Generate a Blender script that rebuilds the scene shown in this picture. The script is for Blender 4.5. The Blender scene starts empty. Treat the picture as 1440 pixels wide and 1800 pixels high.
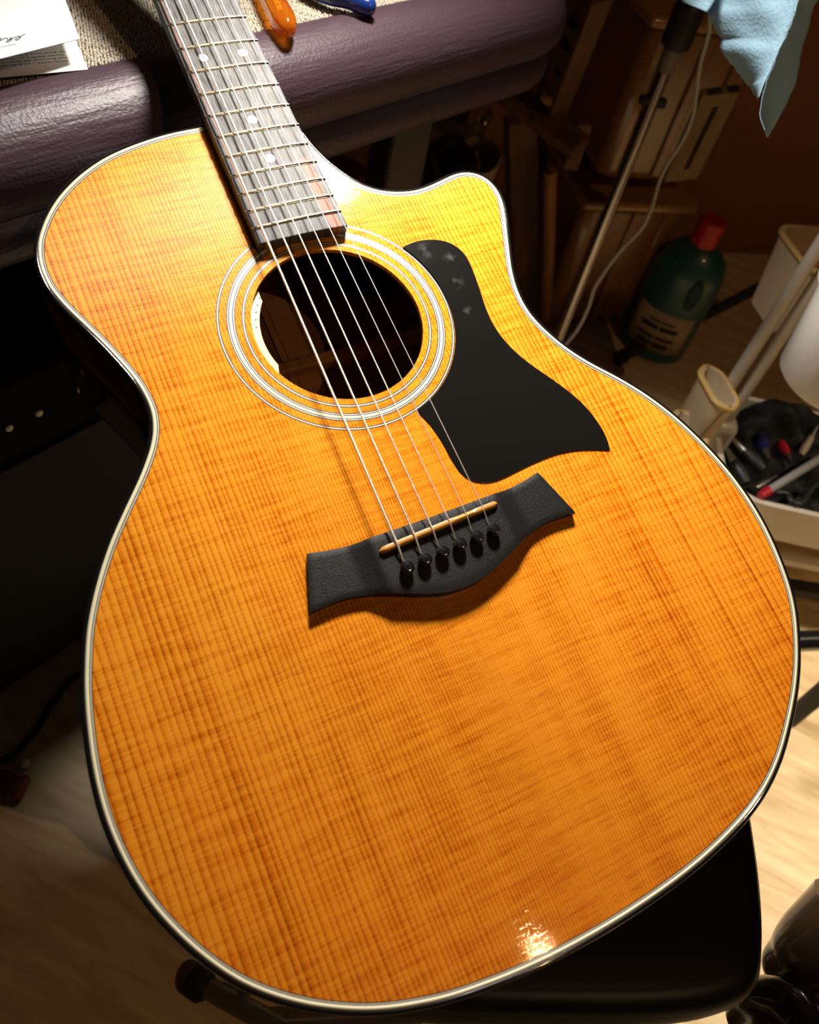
import bpy, bmesh, math, random
import numpy as np
from mathutils import Vector, Matrix
from mathutils.geometry import tessellate_polygon
random.seed(4); rng = np.random.default_rng(4)
scene = bpy.context.scene
COL = scene.collection

# ------------------------------------------------------------------ camera
CAM_R = Matrix(((0.8774013398, -0.2592924414, 0.4036512340),
                (-0.4484626896, -0.7421708871, 0.4980598262),
                (0.1704350462, -0.6180208768, -0.7674647163)))   # columns: image right, image down, view
CAM_C = Vector((-0.191578, -0.214553, 1.000683))
F = 1440.4983
cam_d = bpy.data.cameras.new('camera'); cam = bpy.data.objects.new('camera', cam_d); COL.objects.link(cam)
cam_d.sensor_fit = 'HORIZONTAL'; cam_d.sensor_width = 36.0; cam_d.lens = 36.0 * F / 1440.0
cam_d.clip_start = 0.02; cam_d.clip_end = 30
r3 = Matrix((CAM_R.col[0], -CAM_R.col[1], -CAM_R.col[2])).transposed()
cam.matrix_world = Matrix.Translation(CAM_C) @ r3.to_4x4()
cam_d.dof.use_dof = True; cam_d.dof.focus_distance = 0.53; cam_d.dof.aperture_fstop = 10.0
scene.camera = cam

# ------------------------------------------------------------------ world, lights, exposure
w = bpy.data.worlds.new('world'); scene.world = w; w.use_nodes = True
w.node_tree.nodes['Background'].inputs[0].default_value = (0.9, 0.55, 0.3, 1)
w.node_tree.nodes['Background'].inputs[1].default_value = 0.006
scene.view_settings.view_transform = 'Standard'; scene.view_settings.look = 'None'
scene.view_settings.gamma = 1.0; scene.view_settings.use_curve_mapping = False
scene.view_settings.exposure = 0.0

def area(name, loc, aim, size, power, color, spread=180, shape='DISK', size_y=None):
    d = bpy.data.lights.new(name, 'AREA'); d.shape = shape; d.size = size
    if size_y: d.size_y = size_y
    d.energy = power; d.color = color; d.spread = math.radians(spread)
    o = bpy.data.objects.new(name, d); COL.objects.link(o); o.location = loc
    o.rotation_euler = (Vector(aim) - Vector(loc)).to_track_quat('-Z', 'Y').to_euler()
    return o
# cool bench lamp over the table, warm bulb at the ceiling behind the photographer
area('bench_lamp_light', (0.165, 0.45, 1.20), (0.12, -0.12, 0.34), 0.12, 4.9, (1.0, 0.93, 0.84), 102)
area('ceiling_bulb_light', (0.405, -1.402, 2.35), (0.1, 0.2, 0.5), 0.015, 4.4, (1.0, 0.60, 0.28))
area('added_fill_light', (1.62, -0.62, 2.30), (0.92, -0.30, 0.0), 0.10, 2.6, (1.0, 0.80, 0.52), 35)  # added unseen lamp, brightens the tray, bucket and floor at the right

# ------------------------------------------------------------------ helpers
def at(x, y, z=None, d=None):
    """point seen at pixel (x, y): on the level z, or d metres from the lens"""
    v = (CAM_R @ Vector(((x - 720) / F, (y - 900) / F, 1.0))).normalized()
    if z is not None: d = (z - CAM_C.z) / v.z
    return CAM_C + v * d

def mesh(name, V, Fc, mat=None, parent=None, smooth=False, mats=None, mi=None):
    me = bpy.data.meshes.new(name); me.from_pydata([tuple(v) for v in V], [], [tuple(f) for f in Fc])
    o = bpy.data.objects.new(name, me); COL.objects.link(o)
    if mats:
        for m in mats: me.materials.append(m)
        me.polygons.foreach_set('material_index', mi)
    elif mat: me.materials.append(mat)
    if smooth: me.polygons.foreach_set('use_smooth', [True] * len(me.polygons))
    me.update()
    if parent: o.parent = parent
    return o

def fixn(o):
    bm = bmesh.new(); bm.from_mesh(o.data); bmesh.ops.recalc_face_normals(bm, faces=bm.faces); bm.to_mesh(o.data); bm.free(); return o
def sharp(o, ang=35):
    bm = bmesh.new(); bm.from_mesh(o.data)
    for f in bm.faces: f.smooth = True
    for e in bm.edges:
        if len(e.link_faces) == 2 and e.calc_face_angle(0) > math.radians(ang): e.smooth = False
    bm.to_mesh(o.data); bm.free(); return o
def bevel(o, wd, seg=2, ang=30):
    m = o.modifiers.new('b', 'BEVEL'); m.width = wd; m.segments = seg; m.limit_method = 'ANGLE'; m.angle_limit = math.radians(ang)
    return o
def empty(name, loc=(0, 0, 0)):
    o = bpy.data.objects.new(name, None); COL.objects.link(o); o.location = loc; o.empty_display_size = .02; return o
def tag(o, label, cat, group=None, kind=None):
    o['label'] = label; o['category'] = cat
    if group: o['group'] = group
    if kind: o['kind'] = kind
    return o
def thing(name, loc, label, cat, group=None): return tag(empty(name, loc), label, cat, group)

def adopt(o, root):
    """keep world-space mesh coordinates while parenting below a moved root"""
    bpy.context.view_layer.update()
    o.parent = root; o.matrix_parent_inverse = root.matrix_world.inverted(); return o

def box(name, c, s, mat, parent=None, rot=None, bev=0.0):
    c = Vector(c); V = []
    R = rot if rot is not None else Matrix.Identity(3)
    for x in (-.5, .5):
        for y in (-.5, .5):
            for z in (-.5, .5): V.append(c + R @ Vector((x * s[0], y * s[1], z * s[2])))
    Fc = [(0, 1, 3, 2), (4, 6, 7, 5), (0, 4, 5, 1), (2, 3, 7, 6), (0, 2, 6, 4), (1, 5, 7, 3)]
    o = mesh(name, V, Fc, mat, parent)
    if bev: bevel(o, bev); sharp(o)
    return o

def frame(dirv, hint=(0, 0, 1)):
    z = Vector(dirv).normalized(); h = Vector(hint)
    if abs(z.dot(h)) > .98: h = Vector((1, 0, 0))
    x = h.cross(z).normalized(); y = z.cross(x)
    return Matrix((x, y, z)).transposed()

def bar(name, a, b, wd, th, mat, parent=None, hint=(0, 0, 1), bev=0.0):
    a, b = Vector(a), Vector(b); R = frame(b - a, hint)
    return box(name, (a + b) / 2, (wd, th, (b - a).length), mat, parent, R, bev)

def tube(name, pts, rad, mat, parent=None, n=12, cap=True, round_end=False):
    P = [Vector(p) for p in pts]; rs = rad if hasattr(rad, '__len__') else [rad] * len(P)
    V, Fc = [], []; prev = None
    for i, p in enumerate(P):
        t = (P[min(i + 1, len(P) - 1)] - P[max(i - 1, 0)]).normalized()
        if prev is None: R = frame(t)
        else:
            q = prev.col[2].rotation_difference(t); R = q.to_matrix() @ prev
        prev = R
        for k in range(n):
            a = 2 * math.pi * k / n
            V.append(p + R @ Vector((math.cos(a) * rs[i], math.sin(a) * rs[i], 0)))
    for i in range(len(P) - 1):
        for k in range(n):
            Fc.append((i * n + k, i * n + (k + 1) % n, (i + 1) * n + (k + 1) % n, (i + 1) * n + k))
    if cap: Fc += [tuple(range(n - 1, -1, -1)), tuple((len(P) - 1) * n + k for k in range(n))]
    o = mesh(name, V, Fc, mat, parent); sharp(o, 50); return o

def lathe(name, prof, base, axis, mat, parent=None, n=32, sx=1.0, sy=1.0, hint=(0, 0, 1)):
    R = frame(axis, hint); base = Vector(base); V, Fc = [], []
    for r, h in prof:
        for k in range(n):
            a = 2 * math.pi * k / n
            V.append(base + R @ Vector((math.cos(a) * r * sx, math.sin(a) * r * sy, h)))
    m = len(prof)
    for i in range(m - 1):
        for k in range(n):
            Fc.append((i * n + k, i * n + (k + 1) % n, (i + 1) * n + (k + 1) % n, (i + 1) * n + k))
    Fc += [tuple(range(n - 1, -1, -1)), tuple((m - 1) * n + k for k in range(n))]
    o = mesh(name, V, Fc, mat, parent); fixn(o); sharp(o, 40); return o

def smooth_path(pts, n=8, closed=False):
    P = [np.array(p, float) for p in pts]; N = len(P); out = []
    rngs = N if closed else N - 1
    for i in range(rngs):
        g = lambda k: P[k % N] if closed else P[max(0, min(N - 1, k))]
        p0, p1, p2, p3 = g(i - 1), g(i), g(i + 1), g(i + 2)
        for k in range(n):
            t = k / n
            out.append(.5 * ((2 * p1) + (p2 - p0) * t + (2 * p0 - 5 * p1 + 4 * p2 - p3) * t * t + (3 * p1 - p0 - 3 * p2 + p3) * t ** 3))
    if not closed: out.append(P[-1])
    return out

def plate(name, loop, z0, z1, mat, parent=None, holes=()):
    """flat sheet between z0 and z1 with outline loop and holes"""
    loops = [list(map(lambda p: Vector((p[0], p[1], 0)), l)) for l in [loop] + list(holes)]
    tris = tessellate_polygon(loops); pts = [p for l in loops for p in l]; n = len(pts)
    V = [(p.x, p.y, z1) for p in pts] + [(p.x, p.y, z0) for p in pts]
    Fc = [tuple(t) for t in tris] + [tuple(i + n for i in reversed(t)) for t in tris]
    b = 0
    for l in loops:
        m = len(l)
        for k in range(m): Fc.append((b + k, b + (k + 1) % m, n + b + (k + 1) % m, n + b + k))
        b += m
    o = mesh(name, V, Fc, mat, parent); fixn(o); return o

def sweep(name, outline, normals, prof, mat, parent=None, closed_prof=False):
    """profile of (outward offset, z) carried round a closed outline"""
    N = len(outline); V, Fc = [], []; m = len(prof)
    for i in range(N):
        for o_, z in prof: V.append((outline[i][0] + normals[i][0] * o_, outline[i][1] + normals[i][1] * o_, z))
    mm = m if closed_prof else m - 1
    for i in range(N):
        j = (i + 1) % N
        for k in range(mm):
            k2 = (k + 1) % m
            Fc.append((i * m + k, j * m + k, j * m + k2, i * m + k2))
    o = mesh(name, V, Fc, mat, parent, smooth=True); fixn(o); return o

# ------------------------------------------------------------------ materials
def nt(name):
    m = bpy.data.materials.new(name); m.use_nodes = True
    return m, m.node_tree.nodes, m.node_tree.links, m.node_tree.nodes['Principled BSDF']
def pbr(name, col, rough=.5, metal=0, coat=0, bump=0, bscale=200, var=0, spec=.5, trans=0, coat_r=.05, stretch=(1, 1, 1)):
    m, N, L, b = nt(name)
    b.inputs['Base Color'].default_value = (*col, 1); b.inputs['Roughness'].default_value = rough
    b.inputs['Metallic'].default_value = metal; b.inputs['Coat Weight'].default_value = coat
    b.inputs['Coat Roughness'].default_value = coat_r; b.inputs['Specular IOR Level'].default_value = spec
    b.inputs['Transmission Weight'].default_value = trans
    tc = N.new('ShaderNodeTexCoord'); mp = N.new('ShaderNodeMapping'); mp.inputs['Scale'].default_value = stretch
    L.new(tc.outputs['Object'], mp.inputs[0])
    nz = N.new('ShaderNodeTexNoise'); nz.inputs['Scale'].default_value = bscale; nz.inputs['Detail'].default_value = 4
    L.new(mp.outputs[0], nz.inputs[0])
    if var:
        mx = N.new('ShaderNodeMix'); mx.data_type = 'RGBA'
        mx.inputs[6].default_value = (*[c * (1 - var) for c in col], 1); mx.inputs[7].default_value = (*[min(1, c * (1 + var)) for c in col], 1)
        L.new(nz.outputs[0], mx.inputs[0]); L.new(mx.outputs[2], b.inputs['Base Color'])
    if bump:
        bp = N.new('ShaderNodeBump'); bp.inputs['Strength'].default_value = bump; bp.inputs['Distance'].default_value = .001
        L.new(nz.outputs[0], bp.inputs['Height']); L.new(bp.outputs[0], b.inputs['Normal'])
    return m
def math_n(N, L, op, a, b=None, c=None):
    n = N.new('ShaderNodeMath'); n.operation = op
    for i, v in enumerate((a, b, c)):
        if v is None: continue
        if isinstance(v, (int, float)): n.inputs[i].default_value = v
        else: L.new(v, n.inputs[i])
    return n.outputs[0]

def spruce():
    m, N, L, b = nt('spruce_top')
    tc = N.new('ShaderNodeTexCoord'); sp = N.new('ShaderNodeSeparateXYZ'); L.new(tc.outputs['Object'], sp.inputs[0])
    x, y = sp.outputs[0], sp.outputs[1]
    def noise(scale, sx, sy, det=3, rough=.5):
        mp = N.new('ShaderNodeMapping'); mp.inputs['Scale'].default_value = (sx, sy, 1); L.new(tc.outputs['Object'], mp.inputs[0])
        n = N.new('ShaderNodeTexNoise'); n.inputs['Scale'].default_value = scale; n.inputs['Detail'].default_value = det
        n.inputs['Roughness'].default_value = rough; L.new(mp.outputs[0], n.inputs[0]); return n.outputs[0]
    ax = math_n(N, L, 'ABSOLUTE', x)
    wob = math_n(N, L, 'MULTIPLY', math_n(N, L, 'SUBTRACT', noise(1, 6, 2.0), .5), .006)
    ax = math_n(N, L, 'ADD', ax, wob)
    # growth rings: tight at the centre seam, wider towards the edges
    ph = math_n(N, L, 'MULTIPLY', math_n(N, L, 'LOGARITHM', math_n(N, L, 'ADD', math_n(N, L, 'DIVIDE', ax, .075), 1.0), math.e), .075 / .00125)
    jit = math_n(N, L, 'MULTIPLY', noise(1, 160, .8, 2), 1.6)
    fr = math_n(N, L, 'FRACT', math_n(N, L, 'ADD', ph, jit))
    ring = math_n(N, L, 'POWER', fr, 2.6)                                  # late wood line
    amp = math_n(N, L, 'MULTIPLY_ADD', noise(1, 60, 9, 3), 1.0, .25)
    ring = math_n(N, L, 'MULTIPLY', ring, amp)
    # silk running across the grain
    silk = noise(1, 45, 900, 4, .62)
    silk2 = noise(1, 22, 260, 3, .6)
    silk3 = noise(1, 260, 1400, 2, .6)
    sk = math_n(N, L, 'ADD', math_n(N, L, 'MULTIPLY', silk, .55), math_n(N, L, 'ADD', math_n(N, L, 'MULTIPLY', silk2, .6), math_n(N, L, 'MULTIPLY', silk3, .35)))
    big = noise(1, 22, 4.5, 3)
    band = noise(1, 55, 1.2, 2)
    v = math_n(N, L, 'ADD', math_n(N, L, 'MULTIPLY', sk, 1.15), math_n(N, L, 'MULTIPLY', big, .34))
    v = math_n(N, L, 'ADD', v, math_n(N, L, 'MULTIPLY', band, .30))
    v = math_n(N, L, 'SUBTRACT', v, math_n(N, L, 'MULTIPLY', ring, .62))
    cr = N.new('ShaderNodeValToRGB'); L.new(math_n(N, L, 'MULTIPLY_ADD', v, 1.45, -.76), cr.inputs[0])
    cr.color_ramp.elements[0].position = .0; cr.color_ramp.elements[0].color = (.25, .045, .002, 1)
    cr.color_ramp.elements[1].position = 1.0; cr.color_ramp.elements[1].color = (.92, .40, .035, 1)
    e = cr.color_ramp.elements.new(.5); e.color = (.68, .195, .008, 1)
    tint = N.new('ShaderNodeMix'); tint.data_type = 'RGBA'; tint.blend_type = 'MULTIPLY'; tint.inputs[0].default_value = 1  # light falloff painted into the wood: gold at the neck, redder towards the tail
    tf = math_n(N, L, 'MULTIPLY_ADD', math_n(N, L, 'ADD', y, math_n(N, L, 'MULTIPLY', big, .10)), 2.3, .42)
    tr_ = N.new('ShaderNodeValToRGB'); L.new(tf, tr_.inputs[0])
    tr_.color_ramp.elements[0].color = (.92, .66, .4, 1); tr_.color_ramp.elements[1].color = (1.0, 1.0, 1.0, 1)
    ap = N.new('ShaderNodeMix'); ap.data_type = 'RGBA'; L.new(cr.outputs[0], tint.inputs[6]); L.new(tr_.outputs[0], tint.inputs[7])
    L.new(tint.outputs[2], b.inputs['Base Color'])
    b.inputs['Specular IOR Level'].default_value = .12; b.inputs['Roughness'].default_value = .34
    b.inputs['Anisotropic'].default_value = .95
    cx = N.new('ShaderNodeCombineXYZ'); cx.inputs[0].default_value = 1
    vt = N.new('ShaderNodeVectorTransform'); vt.vector_type = 'VECTOR'; vt.convert_from = 'OBJECT'; vt.convert_to = 'WORLD'
    L.new(cx.outputs[0], vt.inputs[0]); L.new(vt.outputs[0], b.inputs['Tangent'])
    b.inputs['Coat Weight'].default_value = 1; b.inputs['Coat Roughness'].default_value = .035
    bp = N.new('ShaderNodeBump'); bp.inputs['Strength'].default_value = .25; bp.inputs['Distance'].default_value = .0004
    L.new(v, bp.inputs['Height']); L.new(bp.outputs[0], b.inputs['Normal'])
    bp2 = N.new('ShaderNodeBump'); bp2.inputs['Strength'].default_value = .10; bp2.inputs['Distance'].default_value = .0003
    L.new(silk, bp2.inputs['Height']); L.new(bp2.outputs[0], b.inputs['Coat Normal'])
    return m

def fingerboard():
    m, N, L, b = nt('fingerboard_wood')
    tc = N.new('ShaderNodeTexCoord'); sp = N.new('ShaderNodeSeparateXYZ'); L.new(tc.outputs['Object'], sp.inputs[0])
    def noise(sx, sy, det=3, off=0):
        mp = N.new('ShaderNodeMapping'); mp.inputs['Scale'].default_value = (sx, sy, 1); mp.inputs['Location'].default_value = (off, 0, 0)
        L.new(tc.outputs['Object'], mp.inputs[0])
        n = N.new('ShaderNodeTexNoise'); n.inputs['Scale'].default_value = 1; n.inputs['Detail'].default_value = det; L.new(mp.outputs[0], n.inputs[0]); return n.outputs[0]
    g = noise(900, 90, 4); h = noise(120, 60, 3, 3)
    cr = N.new('ShaderNodeValToRGB'); L.new(math_n(N, L, 'MULTIPLY_ADD', g, .7, math_n(N, L, 'MULTIPLY', h, .35)), cr.inputs[0])
    cr.color_ramp.elements[0].position = .36; cr.color_ramp.elements[0].color = (.030, .028, .028, 1)
    cr.color_ramp.elements[1].position = .68; cr.color_ramp.elements[1].color = (.17, .163, .155, 1)
    # red-brown streak near the treble edge of the last frets, thin ones by the bass edge
    x, y = sp.outputs[0], sp.outputs[1]
    s1 = math_n(N, L, 'COMPARE', math_n(N, L, 'ADD', x, math_n(N, L, 'MULTIPLY', noise(150, 30, 2, 9), .006)), .0240, .0030)
    s1 = math_n(N, L, 'MULTIPLY', s1, math_n(N, L, 'LESS_THAN', y, .247))
    s2 = math_n(N, L, 'COMPARE', math_n(N, L, 'ADD', x, math_n(N, L, 'MULTIPLY', noise(100, 12, 2, 5), .004)), -.0215, .0009)
    msk = math_n(N, L, 'MULTIPLY', math_n(N, L, 'MAXIMUM', s1, math_n(N, L, 'MULTIPLY', s2, .5)), math_n(N, L, 'MULTIPLY_ADD', g, 1.8, -.25))
    mx = N.new('ShaderNodeMix'); mx.data_type = 'RGBA'; mx.clamp_factor = True
    L.new(msk, mx.inputs[0]); L.new(cr.outputs[0], mx.inputs[6]); mx.inputs[7].default_value = (.42, .14, .07, 1)
    L.new(mx.outputs[2], b.inputs['Base Color']); b.inputs['Roughness'].default_value = .5; b.inputs['Specular IOR Level'].default_value = .22
    bp = N.new('ShaderNodeBump'); bp.inputs['Strength'].default_value = .4; bp.inputs['Distance'].default_value = .0004
    L.new(g, bp.inputs['Height']); L.new(bp.outputs[0], b.inputs['Normal'])
    return m

def woodmat(name, c0, c1, sx, sy, sz=1, rough=.5, coat=0, knots=False):
    m, N, L, b = nt(name)
    tc = N.new('ShaderNodeTexCoord'); mp = N.new('ShaderNodeMapping'); mp.inputs['Scale'].default_value = (sx, sy, sz)
    L.new(tc.outputs['Object'], mp.inputs[0])
    n = N.new('ShaderNodeTexNoise'); n.inputs['Scale'].default_value = 1; n.inputs['Detail'].default_value = 6; n.inputs['Distortion'].default_value = .6
    L.new(mp.outputs[0], n.inputs[0])
    cr = N.new('ShaderNodeValToRGB'); L.new(n.outputs[0], cr.inputs[0])
    cr.color_ramp.elements[0].position = .3; cr.color_ramp.elements[0].color = (*c0, 1)
    cr.color_ramp.elements[1].position = .7; cr.color_ramp.elements[1].color = (*c1, 1)
    out = cr.outputs[0]
    if knots:
        v = N.new('ShaderNodeTexVoronoi'); v.inputs['Scale'].default_value = 9; L.new(tc.outputs['Object'], v.inputs[0])
        k = math_n(N, L, 'LESS_THAN', v.outputs[0], .035)
        mx = N.new('ShaderNodeMix'); mx.data_type = 'RGBA'; L.new(k, mx.inputs[0]); L.new(out, mx.inputs[6]); mx.inputs[7].default_value = (.05, .02, .01, 1); out = mx.outputs[2]
    L.new(out, b.inputs['Base Color'])
    b.inputs['Roughness'].default_value = rough; b.inputs['Coat Weight'].default_value = coat
    return m

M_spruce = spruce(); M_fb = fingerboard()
M_blackgloss = pbr('black_binding', (.008, .007, .007), .12, coat=1)
M_cream = pbr('cream_purfling', (.90, .84, .58), .4, coat=.8)
M_white = pbr('white_purfling', (.80, .78, .66), .4, coat=.8)
M_line = pbr('black_line', (.006, .005, .005), .4, coat=.8)
M_side = woodmat('dark_sapele', (.022, .008, .004), (.05, .018, .009), 60, 60, 6, .25, 1)
M_inside = woodmat('inside_wood', (.16, .065, .022), (.26, .11, .04), 90, 8, 8, .7)
M_brace = woodmat('brace_wood', (.34, .16, .055), (.46, .23, .09), 30, 120, 20, .7)
M_bridge = pbr('ebony_bridge', (.010, .009, .009), .42, bump=.3, bscale=900, spec=.22, stretch=(1, 3, 1))
M_pg = pbr('pickguard_black', (.006, .0055, .005), .16, spec=.35, bump=.04, bscale=60)
def smudges():
    m = M_pg; N = m.node_tree.nodes; L = m.node_tree.links; b = N['Principled BSDF']
    tc = N.new('ShaderNodeTexCoord'); nz = N.new('ShaderNodeTexNoise'); nz.inputs['Scale'].default_value = 160; nz.inputs['Detail'].default_value = 3; L.new(tc.outputs['Object'], nz.inputs[0])
    acc = None
    for x, y, rad in ((.072, .168, .009), (.0865, .159, .006), (.082, .142, .007), (.080, .120, .005)):
        vm = N.new('ShaderNodeVectorMath'); vm.operation = 'DISTANCE'; L.new(tc.outputs['Object'], vm.inputs[0]); vm.inputs[1].default_value = (x, y, 0)
        k = math_n(N, L, 'MAXIMUM', math_n(N, L, 'SUBTRACT', 1.0, math_n(N, L, 'DIVIDE', vm.outputs['Value'], rad)), 0.0)
        acc = k if acc is None else math_n(N, L, 'MAXIMUM', acc, k)
    f = math_n(N, L, 'MULTIPLY', acc, math_n(N, L, 'MAXIMUM', math_n(N, L, 'MULTIPLY_ADD', nz.outputs[0], 5, -2.3), 0.0))
    mx = N.new('ShaderNodeMix'); mx.data_type = 'RGBA'; mx.clamp_factor = True; L.new(f, mx.inputs[0])
    mx.inputs[6].default_value = (.0075, .007, .006, 1); mx.inputs[7].default_value = (.055, .055, .055, 1); L.new(mx.outputs[2], b.inputs['Base Color'])
smudges()
M_pin = pbr('pin_black', (.008, .008, .008), .22, coat=.6)
M_bone = pbr('saddle_bone', (.66, .30, .06), .35, bump=.05)
M_fret = pbr('fret_metal', (.86, .82, .70), .22, metal=1)
M_dot = pbr('inlay_pearl', (.85, .84, .80), .3)
M_wound = pbr('wound_string', (.95, .87, .74), .42, metal=.75, bump=.4, bscale=3500)
M_plain = pbr('plain_string', (.95, .93, .90), .42, metal=.6)
M_control = pbr('cream_plastic', (.83, .74, .38), .4)
M_hole = pbr('hole_dark', (.004, .004, .004), .6)
M_neck = woodmat('neck_mahogany', (.05, .018, .008), (.10, .035, .014), 80, 8, 80, .35, .5)

# ================================================================== STRUCTURE
M_floor = woodmat('floor_wood', (.66, .46, .24), (.95, .76, .48), 9, 55, 9, .42, .0, knots=True)
def rot2(v, a): return Vector((v[0] * math.cos(a) - v[1] * math.sin(a), v[0] * math.sin(a) + v[1] * math.cos(a), v[2] if len(v) > 2 else 0))
fl = box('floor', (0, 0, -.02), (9, 9, .04), M_floor); fl.rotation_euler.z = math.radians(-52); fl['kind'] = 'structure'
M_wall = pbr('wall_paint', (.30, .115, .050), .7, bump=.1, bscale=40, var=.12)
wp0 = at(1300, 445, z=0); wang = math.radians(-16); wn0 = Vector((-math.sin(wang), math.cos(wang), 0))
wc = wp0 + wn0 * .03
wl = box('wall_back', (wc.x, wc.y, 1.2), (5.5, .06, 2.4), M_wall, rot=Matrix.Rotation(wang, 3, 'Z')); wl['kind'] = 'structure'

# ================================================================== GUITAR
UPM = Matrix(((0.996320955698211, -0.02546969261474346, -0.08182816137928219), (0.0, 0.954816909081554, -0.2971946670651195), (0.08570036894088243, 0.2961012747187315, 0.9513040953729459)))
G = empty('acoustic_guitar'); G.matrix_world = Matrix.Translation((0, 0, .651392)) @ UPM.to_4x4()
tag(G, 'cutaway acoustic guitar with honey orange top and black pickguard, neck resting on the bench edge', 'guitar')
def g2w(x, y, z): return Vector((0, 0, .651392)) + UPM @ Vector((x, y, z)) * .001
mmv = lambda pts: [(p[0] * .001, p[1] * .001) for p in pts]
BODY = [(-14, 289.2), (-38.6, 288.9), (-53.2, 287.9), (-68.9, 285.2), (-82.9, 281.6), (-94.2, 277.5), (-105.0, 271.9), (-115.1, 265.2), (-125.7, 256.2), (-133.9, 246.8), (-140.4, 237.0), (-144.4, 229), (-146.6, 221.5), (-147.8, 213.6), (-147.8, 206.0), (-146.6, 197.0), (-142.6, 184.6), (-137.2, 172.3), (-131.3, 158.6), (-125.9, 144.5), (-121.6, 131), (-119.6, 119.0), (-119.7, 109.2), (-121.8, 100.5), (-125.0, 93.3), (-129.6, 85.8), (-137.3, 75.5), (-145.2, 66.2), (-152.9, 57.1), (-160.7, 47.4), (-167.5, 37.7), (-173.6, 28), (-179.3, 17.8), (-184.5, 6.8), (-189.1, -6), (-192.7, -17.5), (-195.5, -29.0), (-197.8, -40.6), (-199.6, -52), (-200.8, -64), (-201.2, -76.6), (-200.3, -90.2), (-198.2, -103.8), (-194.8, -117), (-190, -129.6), (-184, -142.2), (-177.0, -154), (-169.4, -164.3), (-160.3, -173.8), (-150.4, -182.2), (-140.0, -189.5), (-127.7, -196.7), (-115.5, -202.3), (-102.0, -207), (-88.0, -210.9), (-72.9, -213.7), (-57, -216), (-38, -217.9), (-18.5, -218.8), (1.2, -219.0), (22.1, -218.3), (44.0, -216.7), (63.6, -214.1), (82.5, -210.3), (99.2, -205.7), (113.2, -200), (124.8, -193.6), (134.8, -186.6), (146.4, -176.9), (159.5, -164.6), (171.5, -150.6), (181.2, -136), (188.1, -123.3), (192.7, -110.7), (196.0, -96.3), (198.5, -79), (199.0, -61), (197.4, -43.9), (194.0, -26.4), (188.0, -7.1), (179.8, 12.6), (169.1, 31.4), (156.6, 48), (144.2, 61.8), (134.6, 74.4), (126.9, 88.2), (121.4, 102.5), (119.5, 115), (120.3, 127.6), (123.8, 141.9), (129.2, 156.4), (134.8, 171.1), (139.8, 184.5), (142.3, 194.2), (142.3, 202.8), (139.8, 210.3), (134.6, 216.0), (127.4, 219.2), (118.6, 219.4), (109.0, 217.3), (97.6, 214.6), (86.2, 213.3), (74.6, 214.7), (63.6, 218.4), (54.6, 224.2), (47.2, 232.2), (41.0, 241.9), (36.2, 252.0), (32.4, 263.0), (29.5, 276), (22, 286.5), (6, 289.2)]
O = [p * .001 for p in smooth_path(BODY, 5, True)]
for _ in range(3): O = [(O[i - 1] + 2 * O[i] + O[(i + 1) % len(O)]) / 4 for i in range(len(O))]
NR = []
for i in range(len(O)):
    t = O[(i + 1) % len(O)] - O[i - 1]; t /= np.linalg.norm(t); NR.append(np.array([t[1], -t[0]]))
cen = np.mean(O, 0); 
if sum(np.dot(NR[i], O[i] - cen) for i in range(len(O))) < 0: NR = [-n for n in NR]
def off(d): return [tuple(O[i] + NR[i] * d) for i in range(len(O))]
HY = .1349; HR = .0512
circ = lambda r, n=128: [(r * math.cos(2 * math.pi * k / n), HY + r * math.sin(2 * math.pi * k / n)) for k in range(n)]
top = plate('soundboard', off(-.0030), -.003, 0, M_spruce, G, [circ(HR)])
sweep('binding', O, NR, [(0, -.0025), (0, 0.0), (.0012, .0), (.0019, -.0003), (.0024, -.0009), (.0026, -.0018), (.0026, -.006), (0, -.006)], M_blackgloss, G)
sweep('purfling', O, NR, [(0, -.0025), (0, .00003), (-.0019, .00003), (-.0019, -.0025)], M_cream, G)['label'] = 'thick cream purfling line'
sweep('purfling_line', O, NR, [(-.0019, 0.00002), (-.0024, 0.00002)], M_line, G)
sweep('purfling', O, NR, [(-.0024, 0.00002), (-.0029, 0.00002)], M_white, G)['label'] = 'thin white purfling line'
sweep('purfling_line', O, NR, [(-.0029, 0.00002), (-.0034, 0.00002)], M_line, G)
sweep('side_panel', O, NR, [(.0026, -.006), (.0026, -.110), (.0006, -.110), (.0006, -.0065)], M_side, G, True)
back = plate('back_panel', off(.0024), -.114, -.110, M_side, G)
plate('back_lining', off(-.004), -.110, -.1085, M_inside, G)['label'] = 'inner face of the back, brown wood'
box('center_strip', (0, .05, -.1075), (.022, .46, .002), M_brace, G, bev=.0005)['label'] = 'pale strip along the inside of the back'
for yy in (.165, .045, -.10):
    box('back_brace', (0, yy, -.102), (.235, .009, .013), M_brace, G, bev=.002)
# rosette
def ring(name, r0, r1, mat, z=.00003):
    n = 160; V, Fc = [], []
    for k in range(n):
        a = 2 * math.pi * k / n
        for r in (r0, r1): V.append((r * math.cos(a), HY + r * math.sin(a), z))
    for k in range(n): j = (k + 1) % n; Fc.append((2 * k, 2 * k + 1, 2 * j + 1, 2 * j))
    return mesh(name, V, Fc, mat, G)
for (a, b, m) in ((54.7, 55.3, 0), (55.3, 55.95, 1), (55.95, 56.55, 0),
                  (60.2, 60.8, 0), (60.8, 61.3, 1), (61.3, 61.9, 0), (61.9, 63.5, 2), (63.5, 64.1, 0), (64.1, 64.6, 1), (64.6, 65.2, 0),
                  (69.2, 69.8, 0), (69.8, 70.4, 1), (70.4, 71.0, 0)):
    o = ring('rosette_ring', a * .001, b * .001, (M_line, M_white, M_cream)[m])
    o['label'] = ('black rosette line', 'white rosette line', 'wide cream rosette band')[m]
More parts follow.
